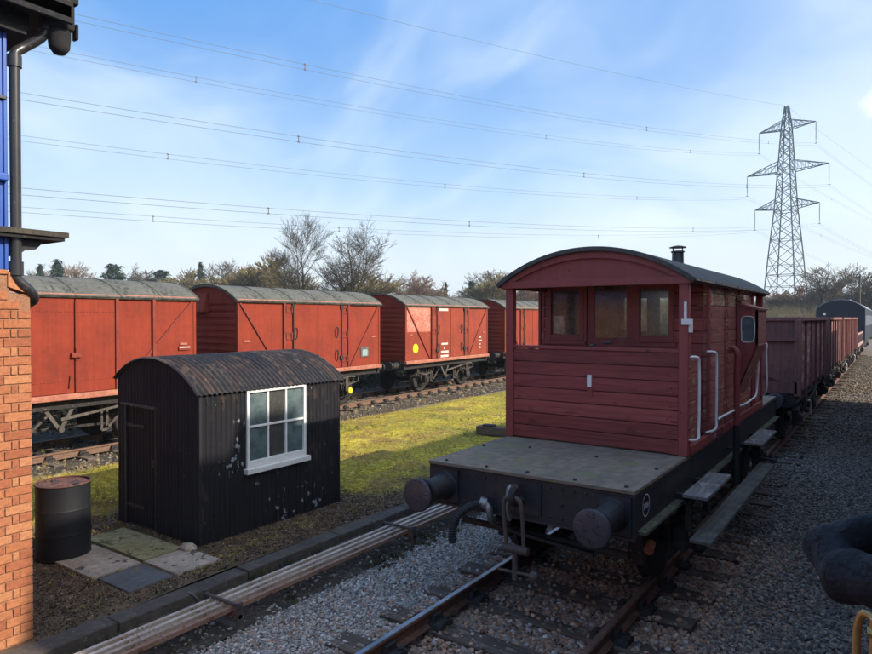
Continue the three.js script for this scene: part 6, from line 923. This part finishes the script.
// passenger leaning out: one continuous body
{
  const p = thing('person', 'person in dark navy jacket leaning an elbow out of the train window', 'person', [0.5, 1.18, -1.8]);
  const cap = (q, a, b, ra, rb) => { const pa = q.clone().sub(a), ba = b.clone().sub(a), h = clamp(pa.dot(ba) / ba.dot(ba)); return pa.addScaledVector(ba, -h).length() - mix(ra, rb, h); };
  const smin = (a, b, k) => { const h = clamp(0.5 + 0.5 * (b - a) / k); return mix(b, a, h) - k * h * (1 - h); };
  const w = (x, y, z) => V(x - 0.5, y - 1.18, z + 1.8);
  const shoulder = w(0.3, 2.36, -2.0), elbow = w(-0.112, 2.235, -1.69), wrist = w(0.15, 2.25, -1.47), hand = w(0.25, 2.26, -1.43), sh2 = w(0.42, 2.42, -1.62), el2 = w(0.25, 2.18, -1.42), neck = w(0.4, 2.52, -1.85), head = w(0.36, 2.74, -1.88), chest = w(0.42, 2.3, -1.84), belly = w(0.52, 1.95, -1.82), hip = w(0.55, 1.8, -1.82);
  function mesh(center, size, res, f) { const mc = new MarchingCubes(res, M.jacket, false, false, 400000), step = 2 / res; for (let k = 0; k < res; k++) for (let j = 0; j < res; j++) for (let i = 0; i < res; i++) { const q = V(center.x + (i - res / 2) * step * size.x, center.y + (j - res / 2) * step * size.y, center.z + (k - res / 2) * step * size.z); mc.field[k * res * res + j * res + i] = -f(q) * 8; } mc.isolation = 0; mc.update(); const n = mc.count, a = new Float32Array(n * 3); for (let i = 0; i < n; i++) { a[i * 3] = mc.positionArray[i * 3] * size.x + center.x; a[i * 3 + 1] = mc.positionArray[i * 3 + 1] * size.y + center.y; a[i * 3 + 2] = mc.positionArray[i * 3 + 2] * size.z + center.z; } let g = new THREE.BufferGeometry(); g.setAttribute('position', new THREE.Float32BufferAttribute(a, 3)); g = mergeVertices(g, 1e-4); g.computeVertexNormals(); return clean(g); }
  const fold = (q) => 0.003 * Math.sin(q.x * 95 + q.z * 60 + q.y * 30) * Math.sin(q.y * 40 + q.x * 20) + 0.014 * (vn(q.x * 17 + 9, q.z * 15 + q.y * 13 + 9, 64) - 0.5);
  const arm = mesh(w(0.12, 2.26, -1.7), V(0.36, 0.36, 0.42), 96, (q) => { let d = cap(q, shoulder, elbow, 0.06, 0.047); d = smin(d, cap(q, elbow, w(-0.07, 2.2, -1.6), 0.044, 0.044), 0.012); d = smin(d, cap(q, w(-0.066, 2.218, -1.585), wrist, 0.05, 0.062), 0.014); return d + fold(q) + 0.012 * (fbm(q.x * 14 + q.y * 9 + 20, q.z * 16 - q.y * 12 + 20, 3) - 0.5); });
  const hx = hip.x, ft = (s) => V(hx + 0.1 + s * 0.02, 0.05, s * 0.11);
  const body = mesh(w(0.5, 1.98, -1.8), V(0.5, 0.98, 0.5), 80, (q) => { let d = cap(q, chest, belly, 0.175, 0.16); d = smin(d, cap(q, shoulder, sh2, 0.085, 0.085), 0.08); d = smin(d, cap(q, belly, hip, 0.16, 0.165), 0.06); d = smin(d, cap(q, neck, head, 0.055, 0.06), 0.03); d = smin(d, cap(q, head, w(0.34, 2.79, -1.88), 0.088, 0.095), 0.03); d = smin(d, cap(q, sh2, el2, 0.065, 0.05), 0.03); d = smin(d, cap(q, shoulder, shoulder.clone().lerp(elbow, 0.5), 0.082, 0.066), 0.02); for (const s of [-1, 1]) { const kn = V(hx, 0.5, s * 0.1), an = V(hx + 0.02, 0.08, s * 0.1); d = smin(d, cap(q, V(hip.x, hip.y, s * 0.09), kn, 0.1, 0.065), 0.03); d = smin(d, cap(q, kn, an, 0.065, 0.05), 0.02); d = smin(d, cap(q, an, V(hx - 0.16, 0.045, s * 0.11), 0.045, 0.04), 0.03); } return d; });
  const m = part(p, 'body', boxUV(mergeGeometries([arm, body])), M.jacket);
  const dot = (q, r, mat, n) => part(p, n, S().add(new THREE.SphereGeometry(r, 10, 8).translate(q.x, q.y, q.z)), mat);
  const hd = head; part(p, 'face', S().add(new THREE.SphereGeometry(0.1, 20, 16).scale(0.92, 1.12, 0.95).translate(hd.x - 0.018, hd.y + 0.02, hd.z)).add(new THREE.ConeGeometry(0.018, 0.04, 8).rotateZ(Math.PI / 2).translate(hd.x - 0.12, hd.y + 0.01, hd.z)), M.skin);
  part(p, 'hair', S().add(new THREE.SphereGeometry(0.107, 18, 12, 0, 6.2832, 0, 1.5).rotateZ(-0.45).translate(hd.x - 0.005, hd.y + 0.035, hd.z)), M.hair);
  for (const s of [-1, 1]) dot(V(hd.x - 0.1, hd.y + 0.03, hd.z + s * 0.035), 0.011, M.iron, 'eye');
  const hb = S(); for (let i = 0; i < 4; i++) { const o = (i - 1.5) * 0.019; hb.add(new THREE.CapsuleGeometry(0.009, 0.06, 3, 8).rotateX(Math.PI / 2).rotateY(1.2).translate(hand.x + 0.05, hand.y - 0.01 + o, hand.z + 0.02)); } hb.add(new THREE.SphereGeometry(0.04, 12, 10).scale(1.1, 1, 0.6).translate(hand.x, hand.y, hand.z)).add(new THREE.CapsuleGeometry(0.011, 0.04, 3, 8).rotateZ(0.9).translate(hand.x + 0.01, hand.y + 0.045, hand.z + 0.01)); part(p, 'hand', hb, M.skin);
  dot(w(-0.118, 2.2, -1.585), 0.006, M.alloy, 'stud');
}
scene.traverse((o) => { if (o.isMesh) { o.castShadow = true; o.receiveShadow = true; } });
renderer.render(scene, camera);
